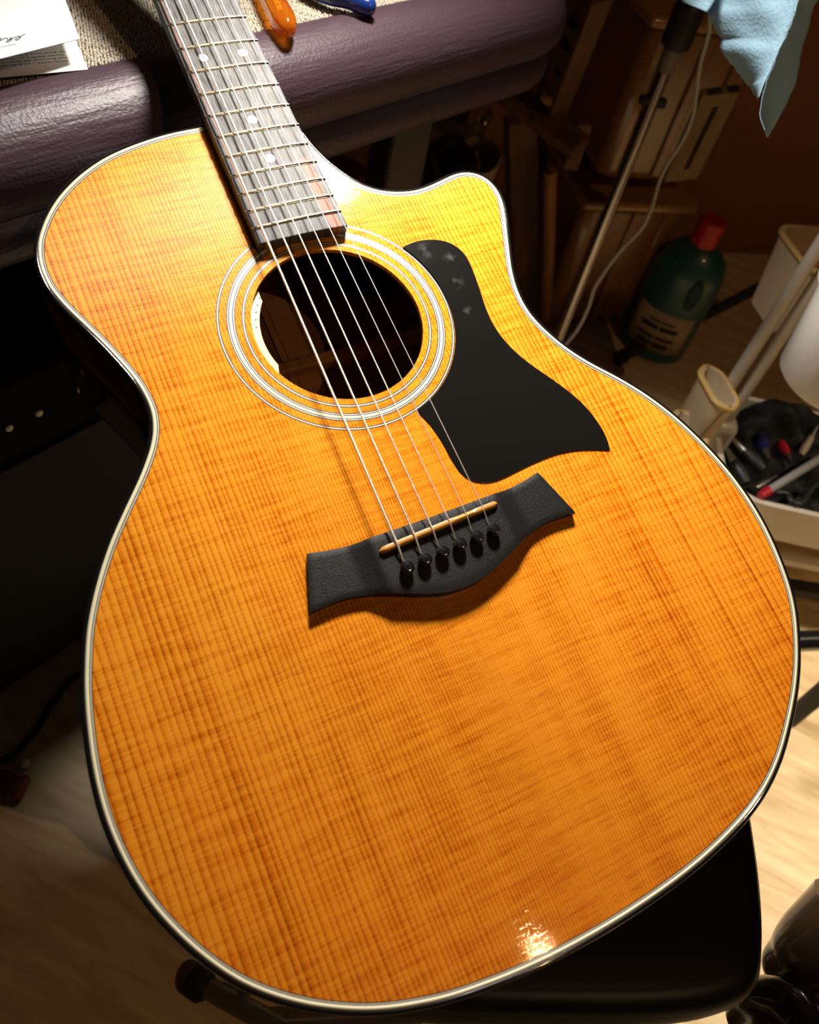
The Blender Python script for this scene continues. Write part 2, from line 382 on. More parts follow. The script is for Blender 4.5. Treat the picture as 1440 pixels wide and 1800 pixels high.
# preamp controls on the rim of the sound hole
def arc_solid(name, r0, r1, a0, a1, z0, z1, mat, par):
    n = 40; V, Fc = [], []
    for k in range(n + 1):
        a = math.radians(a0 + (a1 - a0) * k / n)
        tap = min(1, min(k, n - k) / 4 * .6 + .4); ri = r1 - (r1 - r0) * tap
        for r, z in ((ri, z0), (r1, z0), (r1, z1), (ri, z1)): V.append((r * math.cos(a), HY + r * math.sin(a), z))
    for k in range(n):
        b, c = 4 * k, 4 * k + 4
        for q in range(4): Fc.append((b + q, b + (q + 1) % 4, c + (q + 1) % 4, c + q))
    Fc += [(0, 1, 2, 3), (4 * n + 3, 4 * n + 2, 4 * n + 1, 4 * n)]
    o = mesh(name, V, Fc, mat, par); fixn(o); return sharp(o)
pc = arc_solid('control_strip', .0462, .0535, 137, 206, -.012, -.0035, M_control, G); pc['label'] = 'curved cream control strip inside the sound hole rim'
for k in range(5):
    a = math.radians(142 + k * 6.0); lathe('marking_dot', [(.0005, 0), (.0005, .0001)], (.0483 * math.cos(a), HY + .0483 * math.sin(a), -.0035), (0, 0, 1), M_hole, pc, n=10)
lathe('control_wheel', [(.0, -.004), (.005, -.004), (.005, .001), (0, .001)], (-.0475, HY - .006, -.009), (1, .1, 0), pbr('wheel_grey', (.25, .24, .24), .4), G, n=20)
# label inside
M_label = pbr('label_paper', (.42, .36, .22), .8)
M_ink = pbr('ink', (.02, .015, .012), .8)
lab = plate('label_paper', [(x, y) for x, y in [(-.018 + .030 * math.cos(a) * (1), .063 + .030 * math.sin(a)) for a in np.linspace(0, 2 * math.pi, 48, endpoint=False)]], -.1065, -.1062, M_label, G)
lab['label'] = 'round paper label inside the body'
pcard = plate('label_backing', [(-.052, .030), (.016, .030), (.016, .100), (-.052, .100)], -.1066, -.1064, pbr('label_backing', (.30, .19, .09), .8), G)
def text(name, s, loc, size, mat, parent, rotz=0, depth=.00005, mw=None, space=1.0):
    c = bpy.data.curves.new(name, 'FONT'); c.body = s; c.size = size; c.extrude = depth; c.align_x = 'LEFT'; c.space_character = space
    t = bpy.data.objects.new(name, c); COL.objects.link(t)
    bpy.context.view_layer.update()
    me = bpy.data.meshes.new_from_object(t.evaluated_get(bpy.context.evaluated_depsgraph_get()))
    bpy.data.objects.remove(t); o = bpy.data.objects.new(name, me); COL.objects.link(o); me.materials.append(mat)
    if mw is not None: o.matrix_world = mw
    else: o.location = loc; o.rotation_euler.z = rotz
    if parent: o.parent = parent
    return o
text('label_text', 'L I L L E R S', (-.032, .071, -.1061), .0062, M_ink, lab, space=1.2)
box('print_bar', (-.019, .0615, -.10615), (.026, .0022, .0001), M_ink, lab)
# fretboard
S = 648.0
fy = lambda n: S * 2 ** (-n / 12)
fw = lambda Y: 44.5 + (57.25 - 44.5) * (S - Y) / (S - fy(20))
def fz(x, Y): return 8.5 + (Y - 204) * .008 - x * x / 762.0
fb = None
V, Fc = [], []; ys = np.linspace(193, 648, 30); nx = 10
for Y in ys:
    hw = fw(Y) / 2
    for i in range(nx + 1):
        x = -hw + 2 * hw * i / nx; V.append((x * .001, Y * .001, fz(x, Y) * .001))
    V.append((hw * .001, Y * .001, (.2 + max(0, Y - 289) * .008) * .001)); V.append((-hw * .001, Y * .001, (.2 + max(0, Y - 289) * .008) * .001))
m_ = nx + 3
for j in range(len(ys) - 1):
    for i in range(m_): Fc.append((j * m_ + i, j * m_ + (i + 1) % m_, (j + 1) * m_ + (i + 1) % m_, (j + 1) * m_ + i))
Fc += [tuple(range(m_ - 1, -1, -1)), tuple((len(ys) - 1) * m_ + i for i in range(m_))]
fb = mesh('fretboard', V, Fc, M_fb, G); fixn(fb); bevel(fb, .0005, 2, 50); fb['label'] = 'dark grey fretboard with worn wood grain'
for n in range(1, 21):
    Y = fy(n); hw = fw(Y) / 2; V, Fc = [], []; pr = [(-1.15, -.3), (-1.1, .35), (-.55, .95), (0, 1.12), (.55, .95), (1.1, .35), (1.15, -.3)]
    K = 14
    for i in range(K + 1):
        x = -hw + 2 * hw * i / K; e = .62 if i in (0, K) else 1.0; xx = x
        for a, z in pr: V.append((xx * .001, (Y + a) * .001, (fz(x, Y) + (z if z < 0 else z * e)) * .001))
    q = len(pr)
    for i in range(K):
        for k in range(q - 1): Fc.append((i * q + k, i * q + k + 1, (i + 1) * q + k + 1, (i + 1) * q + k))
    Fc += [tuple(range(q)), tuple(K * q + k for k in range(q))]
    o = mesh('fret', V, Fc, M_fret, fb, smooth=True); fixn(o); sharp(o, 60)
def dot(x, n):
    Y = (fy(n) + fy(n - 1)) / 2; lathe('inlay_dot', [(.0031, -.0004), (.0031, .00012)], (x * .001, Y * .001, fz(x, Y) * .001), (0, 0, 1), M_dot, fb, n=24)
for n in (3, 5, 7, 9, 15, 17): dot(0, n)
dot(-13.2, 12); dot(13.2, 12)
# neck, heel, headstock
V, Fc = [], []; ys = np.linspace(262, 655, 20); K = 12
for Y in ys:
    hw = fw(Y) / 2 * .985; dep = 14 + 3 * (S - Y) / 400 + max(0, (305 - Y)) ** 1.0 * 1.6
    for i in range(K + 1):
        a = math.pi * i / K; V.append((-hw * math.cos(a) * .001, Y * .001, (max(0, Y - 289) * .008 - dep * math.sin(a) + .2) * .001))
q = K + 1
for j in range(len(ys) - 1):
    for i in range(q): Fc.append((j * q + i, j * q + (i + 1) % q, (j + 1) * q + (i + 1) % q, (j + 1) * q + i))
Fc += [tuple(range(q - 1, -1, -1)), tuple((len(ys) - 1) * q + i for i in range(q))]
nk = mesh('neck', V, Fc, M_neck, G); fixn(nk); sharp(nk, 50)
hs = [(-24, 650), (-36, 690), (-38, 830), (-12, 836), (0, 842), (12, 836), (38, 830), (36, 690), (24, 650)]
hd = plate('headstock', mmv(hs), -.012, .003, M_neck, G); bevel(hd, .001)
box('nut', (0, .650, .0115), (.0445, .004, .007), M_dot, G, bev=.0005)
for sx in (-1, 1):
    for k in range(3): lathe('tuner', [(.0045, 0), (.0045, .003), (.003, .004), (.003, .011), (.0034, .012)], (sx * .024, .705 + .04 * k, .003), (0, 0, 1), M_fret, G, n=16)
# pickguard
PG = [(60.8, 174.5), (71.7, 175.9), (82.3, 174.2), (89.9, 170.4), (94.9, 164.6), (97.3, 157.2), (97.0, 145.4), (95.0, 131.4), (92.9, 117.9), (92.3, 107.0), (94.2, 94.8), (98.0, 83.8), (104.2, 72.2), (112.9, 58.8), (119.8, 46.8), (124.5, 35.0), (126.9, 21.9), (126.6, 12.5), (124.9, 5.9)]
PG2 = [(124.9, 5.9), (115.1, 9.6), (102, 13.2), (89.5, 14.6), (75.5, 14.1), (61.6, 12.7), (51.5, 11.6), (43.5, 11.9), (37.2, 13.9), (32.3, 17.5), (29.0, 23.6), (27.6, 31.8), (27.0, 42.2), (25.7, 51.6), (23.8, 59.0), (21.8, 64.1), (21.3, 66.6)]
ra = 71.2; a0 = math.atan2(66.6 - 134.9, 21.3); a1 = math.atan2(174.5 - 134.9, 60.8)
arc = [(ra * math.cos(a), 134.9 + ra * math.sin(a)) for a in np.linspace(a0, a1, 40)]
pgl = [tuple(p) for p in smooth_path(PG, 5)] + [tuple(p) for p in smooth_path(PG2, 5)][1:] + arc
pg = plate('pickguard', mmv(pgl), .0, .0007, M_pg, G); bevel(pg, .00025, 2, 40); pg['label'] = 'glossy black teardrop pickguard, slightly smudged'
# bridge
TP = [(71.6, 7.0), (64, 5.4), (56, 4.1), (47, 3.1), (39, 2.8), (25, 2.6), (12, 2.4), (0, 2.3)]
BT = [(81.9, -23.2), (74, -22.6), (66, -22.4), (58, -23.2), (49, -25.4), (40, -28.6), (30, -32.8), (20, -36.6), (10, -39.4), (0, -40.2)]
def resamp(pts, n):
    p = np.array(smooth_path(pts, 8)); d = np.r_[0, np.cumsum(np.linalg.norm(np.diff(p, axis=0), axis=1))]; t = np.linspace(0, d[-1], n)
    return np.c_[np.interp(t, d, p[:, 0]), np.interp(t, d, p[:, 1])]
HB = 45; tp = resamp(TP, HB); bt = resamp(BT, HB)
tp = np.r_[tp * [-1, 1], tp[::-1][1:]]; bt = np.r_[bt * [-1, 1], bt[::-1][1:]]
V, Fc = [], []; nv = 14
for i in range(len(tp)):
    for v in range(nv + 1):
        t = v / nv; p = tp[i] * (1 - t) + bt[i] * t; x = abs(p[0])
        z = 8.6 if x < 39 else 8.6 - 3.6 * min(1, (x - 39) / 12) ** .8
        if v in (0, nv): z -= .5
        elif v == nv - 1 and x < 40: z -= .1
        if i in (0, len(tp) - 1): z -= .4
        V.append((p[0] * .001, p[1] * .001, z * .001))
q = nv + 1; base = len(V)
for i in range(len(tp) - 1):
    for v in range(nv): Fc.append((i * q + v, i * q + v + 1, (i + 1) * q + v + 1, (i + 1) * q + v))
rim = [i * q for i in range(len(tp))] + [(len(tp) - 1) * q + v for v in range(1, nv + 1)] + [i * q + nv for i in range(len(tp) - 2, -1, -1)] + [v for v in range(nv - 1, 0, -1)]
for k in rim: V.append((V[k][0], V[k][1], 0))
for k in range(len(rim)): j = (k + 1) % len(rim); Fc.append((rim[k], rim[j], base + j, base + k))
br = mesh('bridge', V, Fc, M_bridge, G); fixn(br); sharp(br, 22); br['label'] = 'matt black carved bridge with flared wing ends'
# saddle
sd = empty('saddle_pivot'); bpy.data.objects.remove(sd)
def sadd(x): return -5.0 + x * .0416
V, Fc = [], []; K = 36
for i in range(K + 1):
    x = -37 + 74 * i / K; e = math.sqrt(max(0, 1 - (max(0, abs(x) - 35.2) / 1.8) ** 2)); cy = sadd(x)
    n_ = 1.0 if 9 < x < 21 else 0.0
    for a, z in ((-1.6, 8.2), (-1.6, 11.0), (-.7, 11.9 - .2), (.3 - n_ * .2, 12.0), (1.6, 11.5 - n_ * .7), (1.6, 8.2)):
        V.append((x * .001, (cy + a * max(.15, e)) * .001, (z - (1 - e) * 1.0 - x * x * .0005) * .001))
for i in range(K):
    for k in range(6): Fc.append((i * 6 + k, i * 6 + (k + 1) % 6, (i + 1) * 6 + (k + 1) % 6, (i + 1) * 6 + k))
Fc += [(5, 4, 3, 2, 1, 0), tuple(K * 6 + k for k in range(6))]
sd = mesh('saddle', V, Fc, M_bone, br); fixn(sd); sharp(sd, 40); sd['label'] = 'amber toned bone saddle'
RAD = (.72, .58, .46, .36, .27, .23)
for k in range(6):
    xs = -27 + 54 * k / 5; px_, py_ = xs * 1.0, -19.9 + k * .5
    lathe('bridge_pin', [(.0026, -.004), (.0026, .0008), (.0036, .0016), (.0039, .0030), (.0036, .0043), (.0026, .0052), (.0024, .0050), (.0012, .0052), (.0003, .0053)], (px_ * .001, py_ * .001, .0086), (0, .05, 1), M_pin, br, n=24)
    xn = -18.9 + 37.8 * k / 5; sy = sadd(xs)
    zs = 11.75 + RAD[k] - xs * xs * .0005
    pts = [(xn, 700, 7), (xn, 648, 12.9), (xs * 1.0, sy + .6, zs), (xs, sy - .8, zs - .35), (xs - .2, py_ + 3.6, 9.2), (xs, py_ + 2.4, 8.0)]
    n2 = []
    for a, b in zip(pts[:-1], pts[1:]): n2.append(a)
    n2.append(pts[-1])
    s = tube('string', [Vector(p) * .001 for p in n2], RAD[k] * .001, M_wound if k < 4 else M_plain, G, n=8)
    s['label'] = ('thickest wound bronze string', 'wound bronze string', 'wound bronze string', 'thin wound bronze string', 'plain steel string', 'thinnest plain steel string')[k]

# ================================================================== STOOL
M_vinyl = pbr('black_vinyl', (.010, .008, .007), .42, bump=.05, bscale=500, spec=.3)
M_tube = pbr('dark_tube', (.20, .165, .14), .35, metal=.3)
M_rub = pbr('rubber', (.012, .011, .010), .7)
st = thing('stool', (.05, -.1, 0), 'black glossy vinyl stool under the lower end of the guitar', 'stool')
SO = [(-.100, -.178), (-.055, -.207), (.005, -.238), (.060, -.264), (.100, -.278), (.127, -.279), (.147, -.264), (.170, -.238), (.190, -.210), (.207, -.182), (.223, -.140), (.229, -.085), (.215, -.025), (.180, .035), (.110, .068), (.0, .072), (-.075, .045), (-.115, -.01), (-.128, -.08), (-.122, -.145)]
so = [Vector((p[0], p[1])) for p in smooth_path(SO, 5, True)]
cc = Vector((.05, -.1)); V, Fc = [], []
prof = [(.0, .4735), (.35, .4735), (.7, .4735), (.90, .473), (.955, .471), (.985, .464), (1.0, .452), (1.0, .438), (.985, .428), (.95, .424), (0.0, .424)]
for s_, z in prof:
    for p in so: V.append((*(cc + (p - cc) * max(s_, .001)), z))
n = len(so)
for i in range(len(prof) - 1):
    for k in range(n): Fc.append((i * n + k, i * n + (k + 1) % n, (i + 1) * n + (k + 1) % n, (i + 1) * n + k))
o = mesh('seat', V, Fc, M_vinyl, None, smooth=True); fixn(o); adopt(o, st)
foot = at(352, 1730, z=.012); legb = at(500, 1812, z=.035)
adopt(tube('leg', [foot, foot.lerp(legb, .5), legb, Vector((.02, -.19, .045))], .0105, M_tube), st)
adopt(lathe('foot_cap', [(.012, -.012), (.016, -.011), (.017, .004), (.013, .010)], foot, legb - foot, M_rub, None), st)
rs = at(428, 1742, z=.03)
adopt(tube('riser', [rs, Vector((-.05, -.10, .25)), Vector((-.02, -.10, .425))], .007, pbr('chrome', (.75, .68, .6), .15, metal=1)), st)
for q in ((.17, -.20), (.17, .02), (-.06, .03)):
    adopt(tube('leg', [(q[0], q[1], .43), (q[0] * 1.1, q[1] * 1.1, .012)], .0105, M_tube), st)

# ================================================================== TABLE
M_pad = None
def padmat():
    m, N, L, b = nt('eggplant_vinyl')
    tc = N.new('ShaderNodeTexCoord')
    n1 = N.new('ShaderNodeTexNoise'); n1.inputs['Scale'].default_value = 420; n1.inputs['Detail'].default_value = 3
    mp = N.new('ShaderNodeMapping'); mp.inputs['Rotation'].default_value = (0, 0, -.32); L.new(tc.outputs['Object'], mp.inputs[0])
    mp2 = N.new('ShaderNodeMapping'); mp2.inputs['Scale'].default_value = (25, 260, 260); L.new(mp.outputs[0], mp2.inputs[0])
    n2 = N.new('ShaderNodeTexNoise'); n2.inputs['Scale'].default_value = 1; n2.inputs['Detail'].default_value = 4; L.new(mp2.outputs[0], n2.inputs[0])
    L.new(tc.outputs['Object'], n1.inputs[0])
    n3 = N.new('ShaderNodeTexNoise'); n3.inputs['Scale'].default_value = 14; L.new(tc.outputs['Object'], n3.inputs[0])
    h = math_n(N, L, 'ADD', math_n(N, L, 'MULTIPLY', n1.outputs[0], .5), n2.outputs[0])
    h = math_n(N, L, 'ADD', h, math_n(N, L, 'MULTIPLY', n3.outputs[0], 1.0))
    bp = N.new('ShaderNodeBump'); bp.inputs['Strength'].default_value = .5; bp.inputs['Distance'].default_value = .0015
    L.new(h, bp.inputs['Height']); L.new(bp.outputs[0], b.inputs['Normal'])
    b.inputs['Base Color'].default_value = (.055, .030, .042, 1); b.inputs['Roughness'].default_value = .45
    return m
M_pad = padmat()
E0 = Vector((-.141, .349)); ED = Vector((.351, .119)).normalized(); EN = Vector((ED.y, -ED.x))     # edge line, direction, outward
def tp_(s, o_, z): v = E0 + ED * s + EN * o_; return Vector((v.x, v.y, z))
tb = thing('padded_table', (.1, .7, 0), 'padded bench covered in eggplant purple vinyl, carrying carpet, papers and tools', 'table')
def roll(name, prof, s0, s1, mat, endr=.03):
    """padding carried along the edge, rounded at the far right corner"""
    V, Fc = [], []; st_ = list(np.linspace(s0, s1 - endr, 40)) ; rows = []
    for s in st_: rows.append([tp_(s, o_, z) for o_, z in prof])
    # corner: turn the profile through 90 degrees
    for a in np.linspace(0, math.pi / 2, 10)[1:]:
        d = Vector((ED.x, ED.y)) * math.sin(a) + EN * math.cos(a); c = E0 + ED * (s1 - endr) - EN * 0.02
        rows.append([Vector((*(c + d * (o_ + .02)), z)) for o_, z in prof])
    for k in range(1, 12):
        d = Vector((ED.x, ED.y)); c = E0 + ED * (s1 - endr) - EN * (.02 + .05 * k)
        rows.append([Vector((*(c + d * (o_ + .02)), z)) for o_, z in prof])
    for r in rows: V += r
    m = len(prof)
    for i in range(len(rows) - 1):
        for k in range(m - 1): Fc.append((i * m + k, i * m + k + 1, (i + 1) * m + k + 1, (i + 1) * m + k))
    o = mesh(name, V, Fc, mat, None, smooth=True); fixn(o); return o
RZ = .730
top_prof = [(-.02, RZ - .004), (-.004, RZ - .002), (.0, RZ), (.012, RZ + .0015), (.022, RZ), (.034, RZ - .005), (.043, RZ - .013), (.049, RZ - .024), (.051, RZ - .036), (.049, RZ - .048), (.043, RZ - .058), (.036, RZ - .064)]
low_prof = [(.036, RZ - .062), (.041, RZ - .066), (.044, RZ - .074), (.043, RZ - .086), (.036, RZ - .096), (.024, RZ - .102), (-.02, RZ - .104)]
adopt(roll('padded_edge', top_prof, -.9, .56, M_pad), tb)
adopt(roll('lower_piping', low_prof, -.9, .56, M_pad), tb)
corner = [tp_(-.9, 0, 0), tp_(.53, 0, 0), tp_(.53, -.6, 0), tp_(-.9, -.6, 0)]
M_board = pbr('table_board', (.05, .03, .03), .6)
o = plate('tabletop', [(p.x, p.y) for p in corner], RZ - .10, RZ - .006, M_board); adopt(o, tb)
for s, o_ in ((-.8, -.06), (.46, -.06), (-.8, -.5), (.46, -.5)):
    a = tp_(s, o_, .0); adopt(box('leg', (a.x, a.y, (RZ - .1) / 2), (.05, .05, RZ - .1), M_board, bev=.004), tb)
# carpet: a backing and thousands of small loops
M_carpet = pbr('carpet_yarn', (.52, .47, .38), .9, var=.45, bscale=1500)
M_cback = pbr('carpet_backing', (.05, .04, .03), .9)
cp = thing('carpet_mat', tp_(.2, -.2, RZ - .006), 'grey beige loop pile carpet laid over the bench top', 'carpet')
cm = [tp_(-.55, -.004, 0), tp_(.50, -.004, 0), tp_(.50, -.5, 0), tp_(-.55, -.5, 0)]
adopt(plate('backing', [(p.x, p.y) for p in cm], RZ - .006, RZ - .003, M_cback), cp)
sp_ = .0025; tmpl = []
for lat in (0.0, .5, 1.0):
    pass
ringv = [(math.cos(a), math.sin(a)) for a in np.linspace(0, 2 * math.pi, 7)[:-1]]
tv = [(c * 1.0, s * 1.0, 0) for c, s in ringv] + [(c * .85, s * .85, .7) for c, s in ringv] + [(0, 0, 1.0)]
tf = [(k, (k + 1) % 6, 6 + (k + 1) % 6, 6 + k) for k in range(6)] + [(6 + k, 6 + (k + 1) % 6, 12) for k in range(6)]
tv = np.array(tv); Vs, Fs = [], []; cnt = 0
i_s = np.arange(-.10, .50, sp_); j_s = np.arange(.0, .13, sp_ * .9)
for jj, o_ in enumerate(j_s):
    for ii, s in enumerate(i_s):
        ss = s + (sp_ / 2 if jj % 2 else 0) + rng.normal(0, .00028); oo = -.005 - o_ + rng.normal(0, .00028)
        a = rng.normal(1.0, .5); el = rng.uniform(1.1, 1.6); sc = rng.uniform(.0010, .0013)
        p = tv * [sc * el, sc / el * 1.05, rng.uniform(.0020, .0034)]
        ca, sa = math.cos(a), math.sin(a)
        q = np.c_[p[:, 0] * ca - p[:, 1] * sa, p[:, 0] * sa + p[:, 1] * ca, p[:, 2]]
        b = tp_(ss, oo, RZ - .0035); Vs.append(q + np.array(b)); Fs += [tuple(cnt + k for k in f) for f in tf]; cnt += 13
Vs = np.concatenate(Vs)
o = mesh('loop_pile', Vs.tolist(), Fs, M_carpet, None, smooth=True); o['kind'] = 'stuff'; adopt(o, cp)

# papers
M_paper = pbr('white_paper', (.86, .87, .86), .6)
M_paper2 = pbr('booklet_paper', (.80, .78, .74), .6)
def sheet(name, pts3, mat, th=.0003, bow=0):
    a, b, c, d = [Vector(p) for p in pts3]; n_ = 10; V, Fc = [], []
    nn = (b - a).cross(d - a).normalized()
    if nn.z < 0: nn = -nn
    for k, dz in enumerate((0, -th)):
        for i in range(n_ + 1):
            for j in range(n_ + 1):
                u, v = i / n_, j / n_; p = a.lerp(b, u).lerp(d.lerp(c, u), v) + nn * (dz + bow * math.sin(math.pi * u)); V.append(p)
    q = n_ + 1; h = q * q
    for i in range(n_):
        for j in range(n_):
            f = (i * q + j, i * q + j + 1, (i + 1) * q + j + 1, (i + 1) * q + j); Fc.append(f); Fc.append(tuple(h + k for k in reversed(f)))
    edge = [(i * q, (i + 1) * q) for i in range(n_)] + [(n_ * q + j, n_ * q + j + 1) for j in range(n_)] + [(i * q + n_, (i + 1) * q + n_) for i in range(n_)] + [(j, j + 1) for j in range(n_)]
    for e in edge: Fc.append((e[0], e[1], e[1] + h, e[0] + h))
    o = mesh(name, V, Fc, mat, None, smooth=False); fixn(o); sharp(o, 40); return o
zc = RZ - .0005
bA, bB = at(155, 122, z=zc + .001), at(133, 70, z=zc + .001)
upd = (bB - bA).normalized(); lf = (at(0, 136, z=zc + .003) - bA).normalized()
bk = thing('booklet_page', bA, 'printed instruction page tucked under the white card, near the bench edge', 'paper')
adopt(sheet('page', [bA, bA + upd * .12, bA + upd * .12 + lf * .15, bA + lf * .15], M_paper2), bk)
xd = -lf; nz_ = xd.cross(upd).normalized(); ydir = nz_.cross(xd).normalized()
def txt_on(par, s, o_, size, mat, xdir, mat_n, wdt=None, left=False):
    c = Matrix((xdir, mat_n.cross(xdir).normalized(), mat_n)).transposed().to_4x4(); c.translation = o_
    t = text('printed_line', s, None, size, mat, None, mw=c)
    bpy.context.view_layer.update()
    w_ = max(v.co.x for v in t.data.vertices)
    if wdt: sc = wdt / w_; c = c @ Matrix.Diagonal((sc, 1, 1, 1)); t.matrix_world = c; w_ = wdt
    if not left: t.matrix_world = Matrix.Translation(-xdir * w_) @ t.matrix_world
    adopt(t, par); return t
lines = [(111, 77.5, 'tone', .012), (97, 85, 'blended.', .020), (116, 91, 'tone remains balanced and true to', .072), (117, 96.5, 'the sound of the guitar. If it lacks clarity,', .076),
         (120, 101.5, "adjust the mic's level by turning the", .072), (121, 107, 'knob or turn it off slightly if you experience', .082)]
for x, y, s, wd_ in lines:
    txt_on(bk, s, at(x, y, z=zc + .0014), .0021, M_ink, xd, nz_, wd_)
txt_on(bk, 'harshness and/or brightness.', at(77, 115, z=zc + .0014), .0021, M_ink, xd, nz_, .05)
zk = RZ + .016
cA = at(140, 68, z=zk); cB = at(115, 0, z=zk); cD = at(0, 103, z=zk + .004)
cd = thing('white_card', cA, 'plain white card with a handwritten signature, lying on the printed page', 'paper')
ud = (cB - cA).normalized(); ld = (cD - cA).normalized()
adopt(sheet('card', [cA, cA + ud * .14, cA + ud * .14 + ld * .16, cA + ld * .16], M_paper, .0004), cd)
cn = (-ld).cross(ud).normalized()
# signature: a thin pen stroke on the card
def on_card(x, y):
    v = (CAM_R @ Vector(((x - 720) / F, (y - 900) / F, 1))).normalized(); t = (cA - CAM_C).dot(cn) / v.dot(cn); return CAM_C + v * t + cn * .0002
sig = [(-8, 66), (-2, 71), (2, 67), (0, 72), (6, 69), (12, 67.5), (15, 71), (19, 66.5), (21, 70), (14, 74.5), (11, 73.5), (18, 70), (27, 66), (34, 64), (36, 67), (30, 71), (27, 70), (34, 66), (44, 60.5)]
adopt(tube('signature', [on_card(*p) for p in smooth_path(sig, 4)], [.00022] * 73, M_ink, n=5), cd)
t = txt_on(cd, 'y housing', on_card(28, 78), .0018, pbr('grey_ink', (.35, .35, .35), .8), -ld, cn, .012)

# amber screwdriver handle and blue pliers handle
def glass(name, col, rough=.05):
    m = pbr(name, col, rough, trans=.85); m.node_tree.nodes['Principled BSDF'].inputs['IOR'].default_value = 1.45; return m
M_amber = glass('amber_plastic', (1.0, .33, .02), .06)
a = at(508, 56, z=RZ + .011); b = at(448, -60, z=RZ + .011)
sc_ = thing('screwdriver', (a + b) / 2, 'translucent amber fluted screwdriver handle on the carpet, right of the fretboard', 'screwdriver')
def fluted(name, a, b, prof, mat, nf=6, depth=.12, n=48):
    R = frame(b - a); V, Fc = [], []
    for t, r in prof:
        for k in range(n):
            an = 2 * math.pi * k / n; rr = r * (1 - depth * (0.5 + .5 * math.cos(nf * an)) ** 2) if .12 < t < .9 else r * (1 - depth * .4 * (0.5 + .5 * math.cos(nf * an)))
            V.append(a.lerp(b, t) + R @ Vector((math.cos(an) * rr, math.sin(an) * rr, 0)))
    m = len(prof)
    for i in range(m - 1):
        for k in range(n): Fc.append((i * n + k, i * n + (k + 1) % n, (i + 1) * n + (k + 1) % n, (i + 1) * n + k))
    Fc += [tuple(range(n - 1, -1, -1)), tuple((m - 1) * n + k for k in range(n))]
    o = mesh(name, V, Fc, mat, None, smooth=True); fixn(o); return o
adopt(fluted('handle', a, b, [(0, .003), (.03, .0062), (.09, .0090), (.17, .0100), (.3, .0098), (.6, .0092), (.8, .0085), (.9, .0075), (.96, .007), (1, .005)], M_amber), sc_)
adopt(tube('shank', [a.lerp(b, .97), a.lerp(b, 1.9)], .0028, M_fret), sc_)
M_blue = pbr('blue_grip', (.010, .030, .17), .18, coat=.6)
P1 = [at(660, 16, z=RZ + .009), at(640, 9, z=RZ + .010), at(612, -2, z=RZ + .010), at(570, -12, z=RZ + .010), at(520, -40, z=RZ + .010)]
pl = thing('pliers', P1[2], 'pliers with a dark blue dipped handle, at the top edge beside the amber screwdriver', 'pliers')
adopt(tube('grip', [p for p in map(Vector, smooth_path(P1, 4))], [.0035, .0058, .0068, .0072] + [.0074] * 13, M_blue, n=16), pl)
P2 = [p + Vector((-.01, .035, 0)) for p in P1]
adopt(tube('grip', [p for p in map(Vector, smooth_path(P2, 4))], [.0035, .0058, .0068, .0072] + [.0074] * 13, M_blue, n=16), pl)
jp = (P1[-1] + P2[-1]) / 2
adopt(bar('jaw', jp + Vector((.01, 0, 0)), jp + Vector((-.07, .01, 0)), .012, .022, M_fret, bev=.003), pl)

# ================================================================== UNDER THE TABLE: amplifier, cable
M_tolex = pbr('black_tolex', (.003, .003, .003), .8, spec=.1, bump=.5, bscale=700)
M_grille = None
def grille():
    m, N, L, b = nt('grille_cloth'); tc = N.new('ShaderNodeTexCoord')
    wv = N.new('ShaderNodeTexChecker'); wv.inputs['Scale'].default_value = 420; L.new(tc.outputs['Object'], wv.inputs[0])
    wv.inputs['Color1'].default_value = (.006, .006, .006, 1); wv.inputs['Color2'].default_value = (.0015, .0015, .0015, 1)
    L.new(wv.outputs[0], b.inputs['Base Color']); b.inputs['Roughness'].default_value = .8; return m
fa, fb_ = at(0, 1250, z=0), at(145, 1148, z=0)
ad = (fb_ - fa).normalized(); an_ = Vector((-ad.y, ad.x, 0)); Ra = Matrix((ad, an_, Vector((0, 0, 1)))).transposed()
ac = fa + ad * .10 + an_ * .13
am = thing('amplifier', (ac.x, ac.y, 0), 'black cloth covered amplifier cabinet in the dark under the bench', 'amplifier')
adopt(box('cabinet', ac + Vector((0, 0, .24)), (.50, .24, .46), M_tolex, rot=Ra, bev=.012), am)
adopt(box('grille_cloth', ac - an_ * .1215 + Vector((0, 0, .20)), (.44, .006, .34), grille(), rot=Ra), am)
for k in range(3):
    kp = ac - an_ * .118 + ad * (-.02 + .03 * k) + Vector((0, 0, .415))
    adopt(lathe('control_knob', [(.0035, 0), (.0035, .004), (.002, .005)], kp, -an_, M_dot, None, n=16), am)
cb = [at(-20, 1345, z=.005), at(20, 1328, z=.005), at(60, 1288, z=.005), at(95, 1232, z=.006), at(140, 1185, z=.006), at(230, 1150, z=.006)]
tag(tube('black_cable', [Vector(p) for p in smooth_path(cb, 6)], .0045, M_rub, n=8), 'black cable curving over the floor at the left edge', 'cable')
lm = at(12, 1380, z=.006); o = thing('red_brown_offcut', lm, 'small red brown wooden offcut lying on the floor at the left edge', 'offcut')
adopt(bar('block', at(-20, 1372, z=.008), at(44, 1388, z=.008), .03, .016, pbr('red_wood', (.22, .05, .02), .6), bev=.004), o)
o = thing('crumpled_scrap', at(42, 1345, z=0), 'tiny pale crumpled scrap on the floor beside the black cable', 'scrap')
sp2 = lathe('scrap_body', [(.001, 0), (.006, .002), (.007, .006), (.003, .010)], at(42, 1345, z=0), (0.2, 0, 1), M_paper2, None, n=7); adopt(sp2, o)

